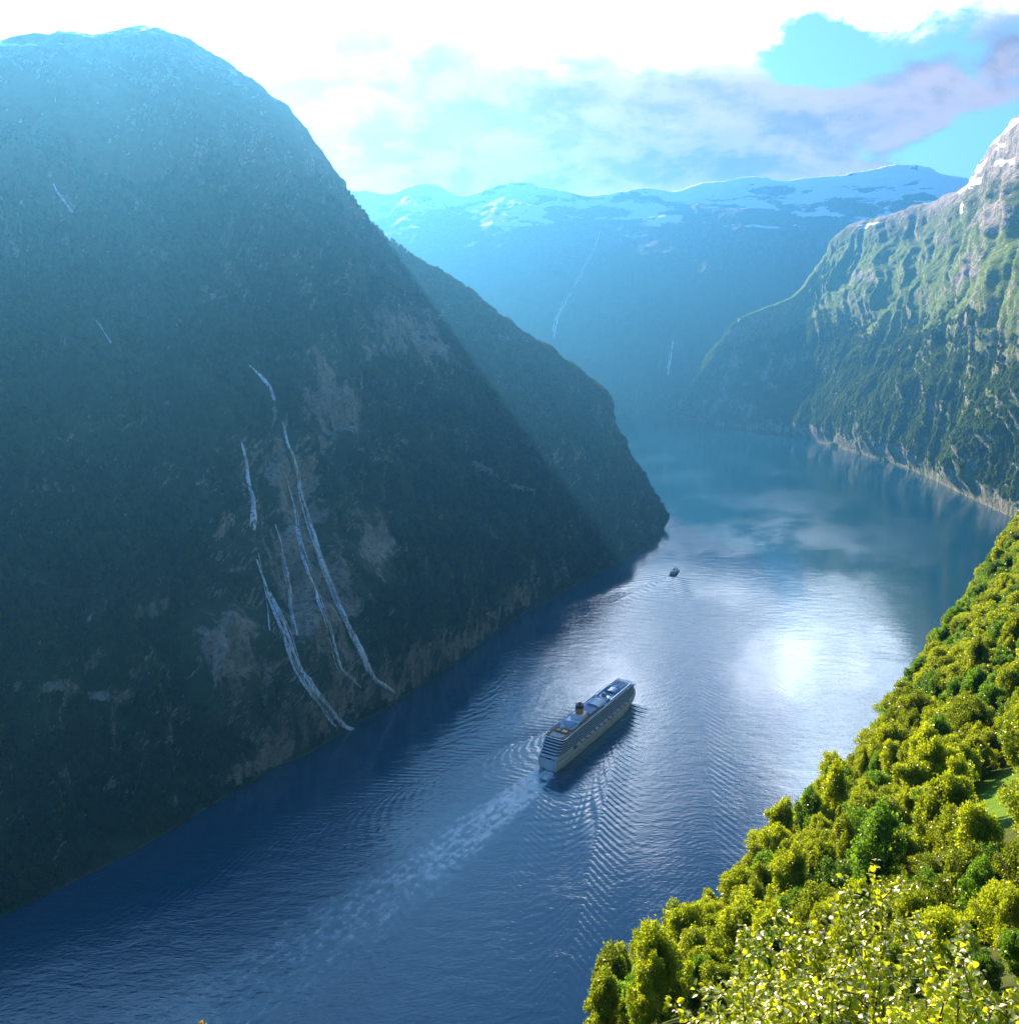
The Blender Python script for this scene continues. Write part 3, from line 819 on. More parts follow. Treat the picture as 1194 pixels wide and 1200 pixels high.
LBL = {
 ('birch', 'edge'): 'yellow-green birch at the outer edge of the near wood, outlined against the water',
 ('alder', 'edge'): 'deep green tree at the outer edge of the near wood, outlined against the water',
 ('birch', 'clearing'): 'yellow-green birch standing round the bright grass clearing',
 ('alder', 'clearing'): 'deep green broadleaf tree standing round the bright grass clearing',
 ('birch', 'low'): 'sunlit yellow-green birch low on the near slope, close behind the leafy shrubs',
 ('alder', 'low'): 'deep green broadleaf tree low on the near slope, close behind the leafy shrubs',
 ('birch', 'high'): 'small yellow-green birch inside the wood in the upper part of the near slope',
 ('alder', 'high'): 'small deep green tree inside the wood in the upper part of the near slope',
 ('birch', 'mid'): 'sunlit yellow-green birch within the crowded middle of the near slope',
 ('alder', 'mid'): 'deep green broadleaf tree within the crowded middle of the near slope'}
CATN = {'birch': 'birch tree', 'alder': 'tree'}
FARV = []
for n_i, i in enumerate(NEAR):
    vi = int(g.choice(len(TREES), p=[.16, .16, .12, .12, .16, .12, .08, .08]))
    tm, cm, kd, h_ = TREES[vi]
    dclr = math.hypot(X[i] - CLEAR[0], Y[i] - CLEAR[1])
    zone = 'clearing' if dclr < 19 else 'edge' if qq[i] < 3 else 'low' if zc[i] < 92 else 'high' if py[i] < 800 else 'mid'
    nm = 'birch_tree' if kd == 'birch' else 'broadleaf_tree'
    s = float(g.uniform(0.55, 0.90)) * (0.62 if zc[i] < 62 else 0.8 if zc[i] < 80 else 1.0 if zc[i] < 150 else 1.12)
    root = thing(nm, LBL[(kd, zone)], CATN[kd], (X[i], Y[i], Z[i] - 0.1), g.uniform(0, 6.28), 'trees on the near slope: ' + kd + ' ' + zone)
    root.scale = (s * g.uniform(.78, 1.08), s * g.uniform(.78, 1.08), s * g.uniform(.9, 1.4))
    for pn, me_ in (('trunk', tm), ('crown', cm)):
        o = bpy.data.objects.new(pn, me_); COL.objects.link(o); o.parent = root
    if n_i == 0: FIRST_TREE = root
CROWN_OBJ = {}
for o in bpy.data.objects:
    if o.name.startswith('crown') and o.data.name not in CROWN_OBJ: CROWN_OBJ[o.data.name] = o

# woods: many trees as one object each, instanced on points
def forest(name, pts, scl, protos, label, cat='wood', group=None):
    me = bpy.data.meshes.new(name)
    me.vertices.add(len(pts)); me.vertices.foreach_set('co', np.ascontiguousarray(pts, np.float32).ravel())
    for an, av in (('size', scl), ('turn', rng.uniform(0, 6.28, len(pts)))):
        a = me.attributes.new(an, 'FLOAT', 'POINT'); a.data.foreach_set('value', np.ascontiguousarray(av, np.float32))
    o = bpy.data.objects.new(name, me); COL.objects.link(o)
    ng = bpy.data.node_groups.new('wood_nodes', 'GeometryNodeTree')
    ng.interface.new_socket('Geometry', in_out='INPUT', socket_type='NodeSocketGeometry')
    ng.interface.new_socket('Geometry', in_out='OUTPUT', socket_type='NodeSocketGeometry')
    N_, L_ = ng.nodes, ng.links
    gi, go = N_.new('NodeGroupInput'), N_.new('NodeGroupOutput')
    iop = N_.new('GeometryNodeInstanceOnPoints')
    j = N_.new('GeometryNodeJoinGeometry')
    for pr in reversed(protos):
        oi = N_.new('GeometryNodeObjectInfo'); oi.inputs[0].default_value = pr; oi.inputs['As Instance'].default_value = True
        L_.new(oi.outputs['Geometry'], j.inputs[0])
    L_.new(j.outputs[0], iop.inputs['Instance']); iop.inputs['Pick Instance'].default_value = True
    def na(nm_):
        q = N_.new('GeometryNodeInputNamedAttribute'); q.data_type = 'FLOAT'; q.inputs[0].default_value = nm_; return q.outputs['Attribute']
    c = N_.new('ShaderNodeCombineXYZ'); L_.new(na('turn'), c.inputs[2]); L_.new(c.outputs[0], iop.inputs['Rotation'])
    L_.new(na('size'), iop.inputs['Scale'])
    L_.new(gi.outputs[0], iop.inputs['Points']); L_.new(iop.outputs[0], go.inputs[0])
    md = o.modifiers.new('wood', 'NODES'); md.node_group = ng
    tag(o, label, cat, group, 'stuff')
    return o
if REST:
    pts = np.stack([X[REST], Y[REST], Z[REST] - 0.2], -1)
    # the wood goes on down the steep bank and along the slope, hidden from the viewpoint itself
    ea = np.concatenate([g.uniform(-150, 800, 11000), g.uniform(60, 1000, 5200)]); eq = np.concatenate([g.uniform(-250, -22, 11000), g.uniform(-5, 330, 5200)])
    ep, _ = edge(ea)
    EX = S0[0] + SDIR[0] * ea + SPER[0] * (eq + ep); EY = S0[1] + SDIR[1] * ea + SPER[1] * (eq + ep); EZ = ground_z(EX, EY)
    ex, ey, ez = to_px(np.stack([EX, EY, EZ + 6], -1))
    m_ = (EZ > 1) & (np.hypot(EX, EY) > 30) & ~((ex < 720) & (ex > -300) & (ez > 0) & (to_px(np.stack([EX, EY, EZ + 12], -1))[1] < 1215) & (eq > -32)) & ((eq < -22) | (ex > 1236) | (ez > 240)) & (np.hypot(EX - CLEAR[0], EY - CLEAR[1]) > 16)
    print('extra wood', m_.sum(), len(m_), 'steep', (m_ & (eq < -22)).sum(), EZ[eq < -22].mean())
    pts = np.concatenate([pts, np.stack([EX[m_], EY[m_], EZ[m_] - 0.2], -1)])
    forest('forest', pts, g.uniform(0.7, 1.1, len(pts)), list(CROWN_OBJ.values())[:5], 'mass of small sunlit trees farther along the near wooded slope')

# single spruce-dark shoreline trees give the crown shape of the far woods
def far_tree(mesh, mat, P, label):
    root = thing('broadleaf_tree', label, 'tree', P)
    mesh.materials.append(mat)
    o = bpy.data.objects.new('crown', mesh); COL.objects.link(o); o.parent = root
    TV, TF = tubes([(np.array([[0, 0, -1.5], [0, 0, 3], [0.1, 0, 8]]), [0.2, 0.15, 0.05])], 5)
    tr = link_mesh('trunk', np_mesh('trunk', TV, TF), MAT_BARK, root)
    return o
def surf(G, px_, py_):
    q, w, zc_ = to_px(G); d = (q - px_) ** 2 + (w - py_) ** 2 + (zc_ * 0.002) ** 2
    return G.reshape(-1, 3)[np.argmin(d)]
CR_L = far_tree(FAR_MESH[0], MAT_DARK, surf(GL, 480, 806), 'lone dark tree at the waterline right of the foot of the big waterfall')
CR_R = far_tree(FAR_MESH[1], MAT_FARG, surf(GB, 1128, 572), 'lone green tree at the waterline below the rocky right buttress')

def cells_pick(G, n, wmask, seed):
    g_ = np.random.default_rng(seed)
    A, B, C_, D_ = G[:-1, :-1], G[:-1, 1:], G[1:, 1:], G[1:, :-1]
    ar = 0.5 * np.linalg.norm(np.cross(C_ - A, D_ - B), axis=2)
    wv = 0.25 * (wmask[:-1, :-1] + wmask[:-1, 1:] + wmask[1:, 1:] + wmask[1:, :-1]) * ar
    cdf = np.cumsum(wv.ravel()); k = np.searchsorted(cdf, g_.uniform(0, cdf[-1], n))
    u, v = g_.uniform(size=(n, 1)), g_.uniform(size=(n, 1))
    return (A.reshape(-1, 3)[k] * (1 - u) * (1 - v) + B.reshape(-1, 3)[k] * u * (1 - v) + C_.reshape(-1, 3)[k] * u * v + D_.reshape(-1, 3)[k] * (1 - u) * v)
def veg_weight(G, rock, lo, hi, pxr):
    N = grid_normals(G); x, y, z = G[..., 0], G[..., 1], G[..., 2]
    px_, py_, zc_ = to_px(G)
    facing = np.einsum('ijk,ijk->ij', N, np.array([0, 0, H]) - G)
    nz = fbm(x / 75, y / 75, z / 75, 4, 0.65); nz3 = fbm(x / 230, y / 230, z / 230, 3)
    w = sstep(0.15, 0.4, N[..., 2] + 0.3 * nz) * (1 - sstep(0.24, 0.40, rock + 0.10 * nz)) * sstep(0.5, 3, z) * (1 - sstep(lo, hi, z + 220 * nz3))
    w = w * (0.12 + 0.88 * sstep(-0.22, 0.12, nz))
    w = w * (px_ > pxr[0]) * (px_ < pxr[1]) * (zc_ > 0) * (facing > -150)
    return w

# ---------------------------------------------------------------- waterfalls
m, t = new_mat('falling_water')
pos = t.node('ShaderNodeNewGeometry').outputs['Position']
nn_ = t.noise(t.mapping(pos, (0.35, 0.35, 0.045)), 1.0, 5, 0.65)
d = principled(t, (0.92, 0.94, 0.96), 0.7, 0, 0.3)
tr = t.node('ShaderNodeBsdfTransparent')
mx = t.node('ShaderNodeMixShader'); t.put(mx.inputs[0], t.math('MULTIPLY', t.ramp(nn_, 0.34, 0.56, 0.20, 1.0), t.ramp(t.noise(pos, 0.022, 3, 0.6), 0.34, 0.52, 0.45, 1.0)))
t.l.new(tr.outputs[0], mx.inputs[1]); t.l.new(d.outputs[0], mx.inputs[2]); t.l.new(mx.outputs[0], t.out.inputs[0])
MAT_FALL = m
WF_PTS = []
def waterfall(tree, path, width, strands, label, seed, spread=None, scale_d=1.0):
    g_ = np.random.default_rng(seed)
    P = np.array(path, float)
    d_ = np.concatenate([[0], np.cumsum(np.linalg.norm(np.diff(P, axis=0), axis=1))])
    n = max(8, int(d_[-1] / 2.2)); s_q = np.linspace(0, d_[-1], n)
    base = np.stack([np.interp(s_q, d_, P[:, 0]), np.interp(s_q, d_, P[:, 1])], 1)
    paths = []
    for k in range(strands):
        off = (k - (strands - 1) / 2) * (spread or width)
        wig = np.cumsum(g_.normal(size=n)) * 0.22; wig -= np.linspace(wig[0], wig[-1], n)
        grow = np.interp(s_q / d_[-1], [0, .3, .8, 1], [0.25, 0.8, 1.0, 1.5])
        i0 = 0 if k == strands // 2 else int(n * g_.uniform(0, 0.35)); i1 = n if k == strands // 2 else int(n * g_.uniform(0.65, 1.0))
        pts = []
        for i in range(i0, i1):
            q = ray(base[i, 0] + off * grow[i] + wig[i], base[i, 1] + 0.25 * wig[i])
            hit, nr, _, dist_ = tree.ray_cast(Vector((0, 0, H)), Vector(q).normalized())
            if hit is None: continue
            if nr.dot(Vector(q)) > 0: nr = -nr
            pts.append(np.array(hit + nr * (1.2 * scale_d)))
        if len(pts) < 6: continue
        pts = np.array(pts)
        for _ in range(2): pts[1:-1] = (pts[:-2] + 2 * pts[1:-1] + pts[2:]) / 4
        zc_ = np.linalg.norm(pts - [0, 0, H], axis=1).mean()
        rad = width * zc_ / 1000 * (0.46 if k == strands // 2 else 0.26) * np.clip(0.30 + 1.1 * np.abs(np.cumsum(g_.normal(size=len(pts))) * 0.16 % 2 - 1), 0.2, 1.5) * np.linspace(0.6, 1.35, len(pts))
        rad[0] *= 0.3; rad[-1] *= 0.6
        paths.append((pts, rad)); WF_PTS.append(pts)
    V, F = tubes(paths, 6)
    o = link_mesh('waterfall', np_mesh('waterfall', V, F), MAT_FALL, None, True)
    tag(o, label, 'waterfall')
    return o
bvL = BVHTree.FromPolygons(GL.reshape(-1, 3).tolist(), grid_faces(*GL.shape[:2]).tolist())
waterfall(bvL, [(331, 494), (338, 520), (346, 548), (352, 580), (362, 615), (373, 648), (385, 680), (396, 708), (410, 740), (425, 768), (438, 796), (463, 812)], 4.2, 5,
          'tallest and widest white waterfall, falling the whole cliff to the foot at the shore', 1, 1.5)
waterfall(bvL, [(334, 556), (344, 588), (349, 620), (357, 655), (370, 690), (380, 720), (390, 755), (398, 785), (422, 806)], 2.6, 4,
          'slim waterfall just left of the tallest one, running close beside it', 2, 1.6)
waterfall(bvL, [(323, 615), (332, 650), (339, 690), (343, 722), (348, 745)], 2.4, 4,
          'short middle waterfall ending above the broad white cascade', 3, 1.5)
waterfall(bvL, [(300, 655), (316, 700), (330, 728), (341, 760), (350, 785), (366, 810), (384, 832), (398, 850), (415, 858)], 3.6, 6,
          'broad white cascade spreading at its foot beside the fjord', 4, 2.2)
waterfall(bvL, [(283, 518), (288, 540), (291, 565), (297, 585), (297, 606), (296, 622)], 3.0, 4,
          'separate broken white waterfall farthest left of the cliff group', 5, 1.6)
waterfall(bvL, [(292, 428), (304, 440), (314, 452), (320, 470)], 2.8, 2,
          'short slanting white cascade above the tallest waterfall', 6, 2.0)
waterfall(bvL, [(112, 376), (122, 388), (131, 402)], 1.8, 1, 'tiny white cascade high on the left mountain flank, lower one', 7)
waterfall(bvL, [(62, 215), (74, 232), (86, 250)], 2.2, 1, 'tiny white cascade high on the left mountain, uppermost of all', 8)
waterfall(bvL, [(303, 648), (309, 685), (314, 715), (317, 740)], 1.6, 1, 'thin faint waterfall thread left of the middle waterfall', 9)
bvF = BVHTree.FromPolygons(GF.reshape(-1, 3).tolist(), grid_faces(*GF.shape[:2]).tolist())
waterfall(bvF, [(702, 272), (694, 296), (682, 318), (672, 338), (660, 356), (650, 376), (648, 398)], 1.7, 2,
          'thin distant waterfall winding down the blue far mountain', 10, 1.5, 6)
waterfall(bvF, [(788, 400), (784, 420), (780, 440)], 2.0, 2, 'short distant waterfall low on the blue far mountain', 11, 2.5, 6)

# far woods, keeping clear of the falling water
def clear_falls(P, r=10):
    W_ = np.concatenate(WF_PTS)
    keep = np.ones(len(P), bool)
    key = set(map(tuple, np.floor(W_ / r).astype(int)))
    K = np.floor(P / r).astype(int)
    for i in range(len(P)):
        a, b_, c = K[i]
        for u in (-1, 0, 1):
            for v in (-1, 0, 1):
                for w in (-1, 0, 1):
                    if (a + u, b_ + v, c + w) in key: keep[i] = False
    return P[keep]
P = clear_falls(cells_pick(GL, 70000, veg_weight(GL, rockL, 640, 920, (-140, 800)), 1))
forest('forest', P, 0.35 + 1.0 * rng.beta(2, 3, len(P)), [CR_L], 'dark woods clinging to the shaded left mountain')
P = cells_pick(GR, 60000, veg_weight(GR, rockR, 300, 620, (740, 1260)), 2)
forest('forest', P, rng.uniform(0.7, 1.6, len(P)), [CR_R], 'green woods on the lower right mountain spur')
P = cells_pick(GB, 22000, veg_weight(GB, rockB, 900, 1100, (1080, 1260)), 3)
forest('forest', P, rng.uniform(0.6, 1.3, len(P)), [CR_R], 'green woods on the ledges of the right cliff buttress')

# ---------------------------------------------------------------- leafy shrubs at the viewer's feet
def ovate(n_seg=4):
    t_ = np.linspace(0, 1, n_seg + 1)
    w = np.array([0.0, 0.34, 0.40, 0.25, 0.0])
    return t_, w
def shrub(label, P, height, width, stems, seed, leaf=0.05, dense=30, lean=(0, 0)):
    g_ = np.random.default_rng(seed)
    root = thing('leafy_shrub', label, 'shrub', tuple(P), 0, 'leafy shrubs at the viewpoint')
    LV, LF = [], []; off = 0
    tl, wl = ovate()
    for k in range(stems):
        az = g_.uniform(0, 6.28); rr_ = width * 0.5 * math.sqrt(g_.uniform(0.0, 1.0)); hh_ = height * g_.uniform(0.62, 1.0)
        n = 10; f = np.linspace(0, 1, n)
        pts = np.stack([math.cos(az) * rr_ * f ** 1.3 + np.cumsum(g_.normal(size=n)) * 0.02 + lean[0] * f ** 2, math.sin(az) * rr_ * f ** 1.3 + np.cumsum(g_.normal(size=n)) * 0.02 + lean[1] * f ** 2, hh_ * (f - 0.12 * f ** 3)], 1)
        tw = [(pts, np.linspace(0.012, 0.0025, n))]
        runs = [(pts, 0.60)]
        for q in range(11):
            f0 = g_.uniform(0.62, 0.97); b0 = np.array([np.interp(f0, f, pts[:, a]) for a in range(3)])
            dr = g_.normal(size=3); dr[2] = abs(dr[2]) * 0.8 + 0.2; dr /= np.linalg.norm(dr); ln = g_.uniform(0.18, 0.46)
            m_ = 6; ff_ = np.linspace(0, 1, m_)[:, None]
            tp = b0 + dr * ln * ff_ + np.array([0, 0, 0.10 * ln]) * ff_ ** 2
            tw.append((tp, np.linspace(0.005, 0.0015, m_))); runs.append((tp, 0.0))
        V, F = tubes(tw, 5)
        link_mesh('branch', np_mesh('branch', V, F), MAT_TWIG, root, True)
        for rp, f_lo in runs:
            nl = int(dense * np.linalg.norm(rp[-1] - rp[0]) * (1 - f_lo) / 0.55)
            for i in range(nl):
                f0 = f_lo + (1 - f_lo) * (i + g_.uniform(0, .9)) / nl
                q = np.linspace(0, 1, len(rp)); c0 = np.array([np.interp(f0, q, rp[:, a]) for a in range(3)])
                a_ = g_.normal(size=3); a_[2] = a_[2] * 0.6 + 0.25; a_ /= np.linalg.norm(a_)
                up = g_.normal(size=3) * 0.55 + np.array([0, 0, 1.0]); b_ = np.cross(a_, up); b_ /= np.linalg.norm(b_) + 1e-9; c_ = np.cross(b_, a_)
                s = leaf * g_.uniform(0.55, 1.25)
                cc = c0 + a_ * 0.012
                mid = cc + a_ * s * tl[:, None] - c_ * s * 0.22 * (tl ** 2)[:, None]
                L = mid + b_ * s * wl[:, None] + c_ * s * 0.16 * (wl / 0.4)[:, None]
                Rr = mid - b_ * s * wl[:, None] + c_ * s * 0.16 * (wl / 0.4)[:, None]
                LV.append(np.concatenate([mid, L, Rr]))
                n1 = len(tl)
                for j in range(n1 - 1):
                    LF.append((off + j, off + j + 1, off + n1 + j + 1, off + n1 + j)); LF.append((off + j + 1, off + j, off + 2 * n1 + j, off + 2 * n1 + j + 1))
                off += 3 * n1
    link_mesh('foliage', np_mesh('foliage', np.concatenate(LV), np.array(LF)), MAT_SHRUB, root, True)
    return root
def shrub_at(px_, py_, slant, label, wpx, seed, stems=9, dense=30, leaf=0.05):
    top = at_slant(px_, py_, slant); gz = float(ground_z(top[0], top[1])[0])
    h_ = max(0.7, min(top[2] - gz, 3.2))
    shrub(label, (top[0], top[1], top[2] - h_), h_ * 1.04, wpx * slant / 1000 * 1.1, stems, seed, leaf, dense)
shrub_at(885, 1058, 5.6, 'bright yellow-green leafy shrub at the left end of the foreground row', 60, 1, 9, 66, 0.036)
shrub_at(945, 1062, 5.3, 'bright leafy shrub in the foreground beside the left end shrub, its top sprigs leaning apart', 110, 2, 12, 66, 0.036)
shrub_at(1008, 1040, 5.6, 'bright leafy shrub in the foreground whose sprig rises highest of all', 80, 3, 11, 66, 0.036)
shrub_at(1092, 1078, 5.2, 'bright leafy shrub in the foreground between the highest sprig and the corner shrub', 120, 4, 12, 66, 0.036)
shrub_at(1178, 1074, 5.0, 'bright leafy shrub cut by the right edge of the view in the bottom corner', 120, 5, 12, 66, 0.036)
shrub_at(915, 1125, 4.7, 'low dense leafy shrub along the bottom edge, leftmost of the low ones', 150, 6, 16, 76, 0.034)
shrub_at(1035, 1120, 4.6, 'low dense leafy shrub along the bottom edge, middle one of the low ones', 160, 7, 16, 76, 0.034)
shrub_at(1150, 1135, 4.5, 'low dense leafy shrub along the bottom edge, rightmost of the low ones', 150, 8, 16, 76, 0.034)

# tip of a yellow flower that pokes in at the bottom
tp = at_slant(237, 1199, 3.4); gz = float(ground_z(tp[0], tp[1])[0])
fl = thing('yellow_flower', 'tiny tip of a yellow flower at the bottom edge over dark water', 'flower', (tp[0], tp[1], gz))
hh_ = tp[2] - gz
V, F = tubes([(np.array([[0, 0, -0.05], [0.01, 0, hh_ * 0.5], [0, 0, hh_ - 0.012]]), [0.004, 0.003, 0.002])], 6)
link_mesh('stalk', np_mesh('stalk', V, F), MAT_TWIG, fl, True)
MAT_YEL = simple_mat('yellow_petal', (0.75, 0.52, 0.03), 0.6)
g_ = np.random.default_rng(3)
c = np.array([0, 0, hh_]) + g_.normal(size=(26, 3)) * [0.004, 0.004, 0.004]
V, F = leaf_cloud(c, 0.009, None, -0.4, g_)
link_mesh('blossom', np_mesh('blossom', V, F), MAT_YEL, fl)

# ---------------------------------------------------------------- cruise ship
def poly_prism(out, z0, z1):
    """out: (n,2) ring; closed prism"""
    n = len(out)
    bm = bmesh.new()
    a = [bm.verts.new((x, y, z0)) for x, y in out]; b_ = [bm.verts.new((x, y, z1)) for x, y in out]
    bm.faces.new(list(reversed(a))); bm.faces.new(b_)
    for i in range(n): bm.faces.new((a[i], a[(i + 1) % n], b_[(i + 1) % n], b_[i]))
    return bm
class MB:
    def __init__(s): s.bm = bmesh.new()
    def add(s, other):
        me = bpy.data.meshes.new('tmp'); other.to_mesh(me); other.free(); s.bm.from_mesh(me); bpy.data.meshes.remove(me); return s
    def prism(s, out, z0, z1): return s.add(poly_prism(out, z0, z1))
    def box(s, x0, x1, y0, y1, z0, z1): return s.prism([(x0, y0), (x1, y0), (x1, y1), (x0, y1)], z0, z1)
    def cyl(s, x, y, z0, z1, r0, r1=None, n=16, sx=1.0):
        b_ = bmesh.new(); r1 = r0 if r1 is None else r1
        bmesh.ops.create_cone(b_, cap_ends=True, segments=n, radius1=r0, radius2=r1, depth=z1 - z0, matrix=Matrix.Translation((x, y, (z0 + z1) / 2)) @ Matrix.Diagonal((sx, 1, 1, 1)))
        return s.add(b_)
    def ball(s, x, y, z, r, sz=1.0, n=12, sx=1.0):
        b_ = bmesh.new(); bmesh.ops.create_uvsphere(b_, u_segments=n * 2, v_segments=n, radius=r, matrix=Matrix.Translation((x, y, z)) @ Matrix.Diagonal((sx, 1, sz, 1)))
        return s.add(b_)
    def build(s, name, mat, parent=None, bevel=0.0, smooth=False):
        if bevel: bmesh.ops.bevel(s.bm, geom=s.bm.edges[:], offset=bevel, segments=1, affect='EDGES')
        me = bpy.data.meshes.new(name); s.bm.normal_update(); s.bm.to_mesh(me); s.bm.free()
        return link_mesh(name, me, mat, parent, smooth)
WHITE = simple_mat('ship_white', (0.86, 0.86, 0.86), 0.4, vary=0.05, scale=0.08)
HULLW = simple_mat('hull_white', (0.88, 0.88, 0.88), 0.4, vary=0.06, scale=0.06)
GLASS = simple_mat('dark_glass', (0.012, 0.018, 0.026), 0.15, 0, 0.6, vary=0.3, scale=0.6)
BLUEG = simple_mat('blue_glass_roof', (0.05, 0.22, 0.42), 0.12, 0, 0.8, vary=0.3, scale=0.2)
BLUED = simple_mat('blue_deck', (0.015, 0.13, 0.36), 0.5, vary=0.25, scale=0.3)
PALE = simple_mat('pale_roof', (0.62, 0.74, 0.80), 0.35, vary=0.1, scale=0.1)
WOOD = simple_mat('teak_deck', (0.20, 0.085, 0.045), 0.7, vary=0.35, scale=0.5)
ORANGE = simple_mat('funnel_yellow', (0.85, 0.30, 0.02), 0.4, vary=0.05)
BOATC = simple_mat('lifeboat_orange', (0.85, 0.33, 0.05), 0.45, vary=0.1)
BLACK = simple_mat('black_paint', (0.01, 0.01, 0.012), 0.5)
GREYM = simple_mat('grey_metal', (0.30, 0.32, 0.34), 0.5)
Ls = SHIP_L; BH = 15.5
def halfb(f, fine=1.0):
    """half breadth over the length fraction, 0 stern .. 1 bow"""
    f = np.asarray(f, float)
    st = 0.86 + 0.14 * sstep(0, 0.10, f)
    bw = np.sqrt(np.clip(1 - np.clip((f - 0.78) / 0.22, 0, 1) ** (2.3 * fine), 0, 1))
    return BH * st * np.maximum(bw, 0.0)
def outline(x0, x1, inset=0.0, n=60, nose=2.0, tail=3.0):
    """plan ring of a deck that follows the hull"""
    f = np.linspace(x0 / Ls, x1 / Ls, n)
    h = np.maximum(halfb(f) - inset, 0.15)
    nn2 = np.clip((f * Ls - x0) / tail, 0, 1); h = h * np.sqrt(1 - (1 - nn2) ** 2 * 0.35)
    ee = np.clip((x1 - f * Ls) / max(nose, 0.1), 0, 1); h = h * (0.25 + 0.75 * np.sqrt(1 - (1 - ee) ** 2))
    xs = f * Ls
    return [(x, -y) for x, y in zip(xs, h)] + [(x, y) for x, y in zip(xs[::-1], h[::-1])]
az_ = heading(ship_dir)
ship = thing('cruise_ship', 'large white cruise ship with orange funnel and lifeboats sailing up the fjord', 'cruise ship', (SHIP_ST[0], SHIP_ST[1], 0), math.pi / 2 - az_)
# hull: lofted sections
ns, nz_ = 70, 9
fx = np.linspace(0, 1, ns); zz = np.array([-6, -2, 0, 2, 5, 8, 11, 13, 14.5])
HV = np.zeros((2, ns, nz_, 3))
for j, z in enumerate(zz):
    fl_ = 0.80 + 0.20 * sstep(-6, 9, z)
    x0 = max(0, 3.0 * (1 - sstep(-4, 8, z))); x1 = Ls * (0.955 + 0.045 * sstep(-2, 14, z))
    hb = halfb(fx, 0.7 + 0.3 * sstep(0, 14, z)) * fl_
    hb = np.maximum(hb, 0.12)
    xs = x0 + (x1 - x0) * fx
    HV[0, :, j] = np.stack([xs, hb, 0 * xs + z], 1); HV[1, :, j] = np.stack([xs, -hb, 0 * xs + z], 1)
FA = grid_faces(ns, nz_)
n0 = ns * nz_
i0 = np.arange(n0).reshape(ns, nz_)
extra = []
for j in range(nz_ - 1):
    for e in (0, ns - 1):
        a, b_ = i0[e, j], i0[e, j + 1]; extra.append((a, b_, b_ + n0, a + n0))
for i in range(ns - 1):
    a, b_ = i0[i, nz_ - 1], i0[i + 1, nz_ - 1]; extra.append((a, b_, b_ + n0, a + n0))
link_mesh('hull', np_mesh('hull', HV.reshape(-1, 3), np.concatenate([FA, FA[:, ::-1] + n0, np.array(extra)])), HULLW, ship)
# hull portholes and mooring openings
pm = MB()
for k in range(46):
    x = Ls * (0.08 + 0.78 * k / 45); y = float(halfb(x / Ls))
    for z in (6.6, 9.6):
        for sg in (1, -1): pm.box(x - .55, x + .55, sg * y * 0.985 - .35, sg * y * 0.985 + .35, z - .5, z + .5)
pm.build('porthole_row', GLASS, ship)
sg_ = MB()
for y0, y1 in ((-10.5, -8.5), (-7, 2), (3.5, 5.5), (7, 10)): sg_.box(-0.35, 0.6, y0, y1, 16.3, 18.2)
sg_.build('stern_window_row', GLASS, ship)
# promenade recess with lifeboats
MB().prism(outline(1.0, Ls * 0.93, 3.0), 14.5, 19.6).build('promenade_wall', GREYM, ship)
MB().prism(outline(-0.2, Ls * 0.17, 0.1), 14.6, 19.5).build('stern_block', WHITE, ship)
MB().prism(outline(Ls * 0.86, Ls * 0.985, 0.1, nose=6), 14.6, 19.5).build('bow_block', WHITE, ship)
dm = MB(); gm = MB()
ndk = 6; z = 19.6
for k in range(ndk):
    x0 = 1.5 + 2.6 * k; x1 = Ls * (0.965 - 0.012 * k)
    dm.prism(outline(x0 - 0.8, x1 + 0.5, -0.1, nose=7), z, z + 0.85)
    gm.prism(outline(x0 + 1.6, x1 - 0.6, 0.30, nose=7), z + 0.85, z + 2.95)
    z += 2.95
TOPZ = z
dm.build('deck_slabs', WHITE, ship); gm.build('balcony_glazing', GLASS, ship)
pt = MB()
for k in range(40):                                        # balcony partitions
    x = Ls * (0.10 + 0.80 * k / 39); y = float(halfb(x / Ls))
    for sg in (1, -1): pt.box(x - .2, x + .2, sg * (y - 0.9) - 0.8, sg * (y - 0.9) + 0.8, 20.5, TOPZ)
pt.bm.free()
# top deck
MB().prism(outline(15.5, Ls * 0.905, -0.1, nose=8), TOPZ, TOPZ + 0.8).build('top_deck', WHITE, ship)
wd = MB(); wd.prism(outline(17, Ls * 0.24, 1.4), TOPZ + 0.8, TOPZ + 1.0); wd.prism([(Ls * .24, -13.6), (Ls * .53, -13.6), (Ls * .53, -8), (Ls * .24, -8)], TOPZ + .8, TOPZ + 1.0)
wd.build('wooden_deck', WOOD, ship)
rl = MB()
for sg in (1, -1):
    rl.box(Ls * 0.12, Ls * 0.80, sg * 14.9 - .15, sg * 14.9 + .15, TOPZ + .8, TOPZ + 2.2)
rl.build('side_windbreak', WHITE, ship)
# stern terrace details
MB().prism([(19, -8), (31, -10), (31, 10), (19, 8)], TOPZ + 1.0, TOPZ + 1.4).build('terrace_step', GREYM, ship)
tb = MB()
for k in range(16):
    tb.box(20 + (k % 8) * 2.6, 21.3 + (k % 8) * 2.6, (-12.2 if k < 8 else 11), (-11 if k < 8 else 12.2), TOPZ + 1.0, TOPZ + 2.0)
tb.build('deck_chairs', BOATC, ship)
tn = MB()
tn.box(33, 40, -9, -1, TOPZ + 1.0, TOPZ + 3.4); tn.box(34, 39, 1, 7, TOPZ + 1.0, TOPZ + 3.2)
tn.build('orange_awning', BOATC, ship, 0.4)
wt = MB(); wt.ball(44, 3, TOPZ + 3, 4.0, 0.8); wt.ball(49, 6, TOPZ + 2.6, 2.8, 0.9); wt.build('white_dome', PALE, ship, 0, True)
MB().box(46, 63, -10.5, 10.5, TOPZ + .8, TOPZ + 4.2).build('aft_deckhouse', WHITE, ship, 0.4)
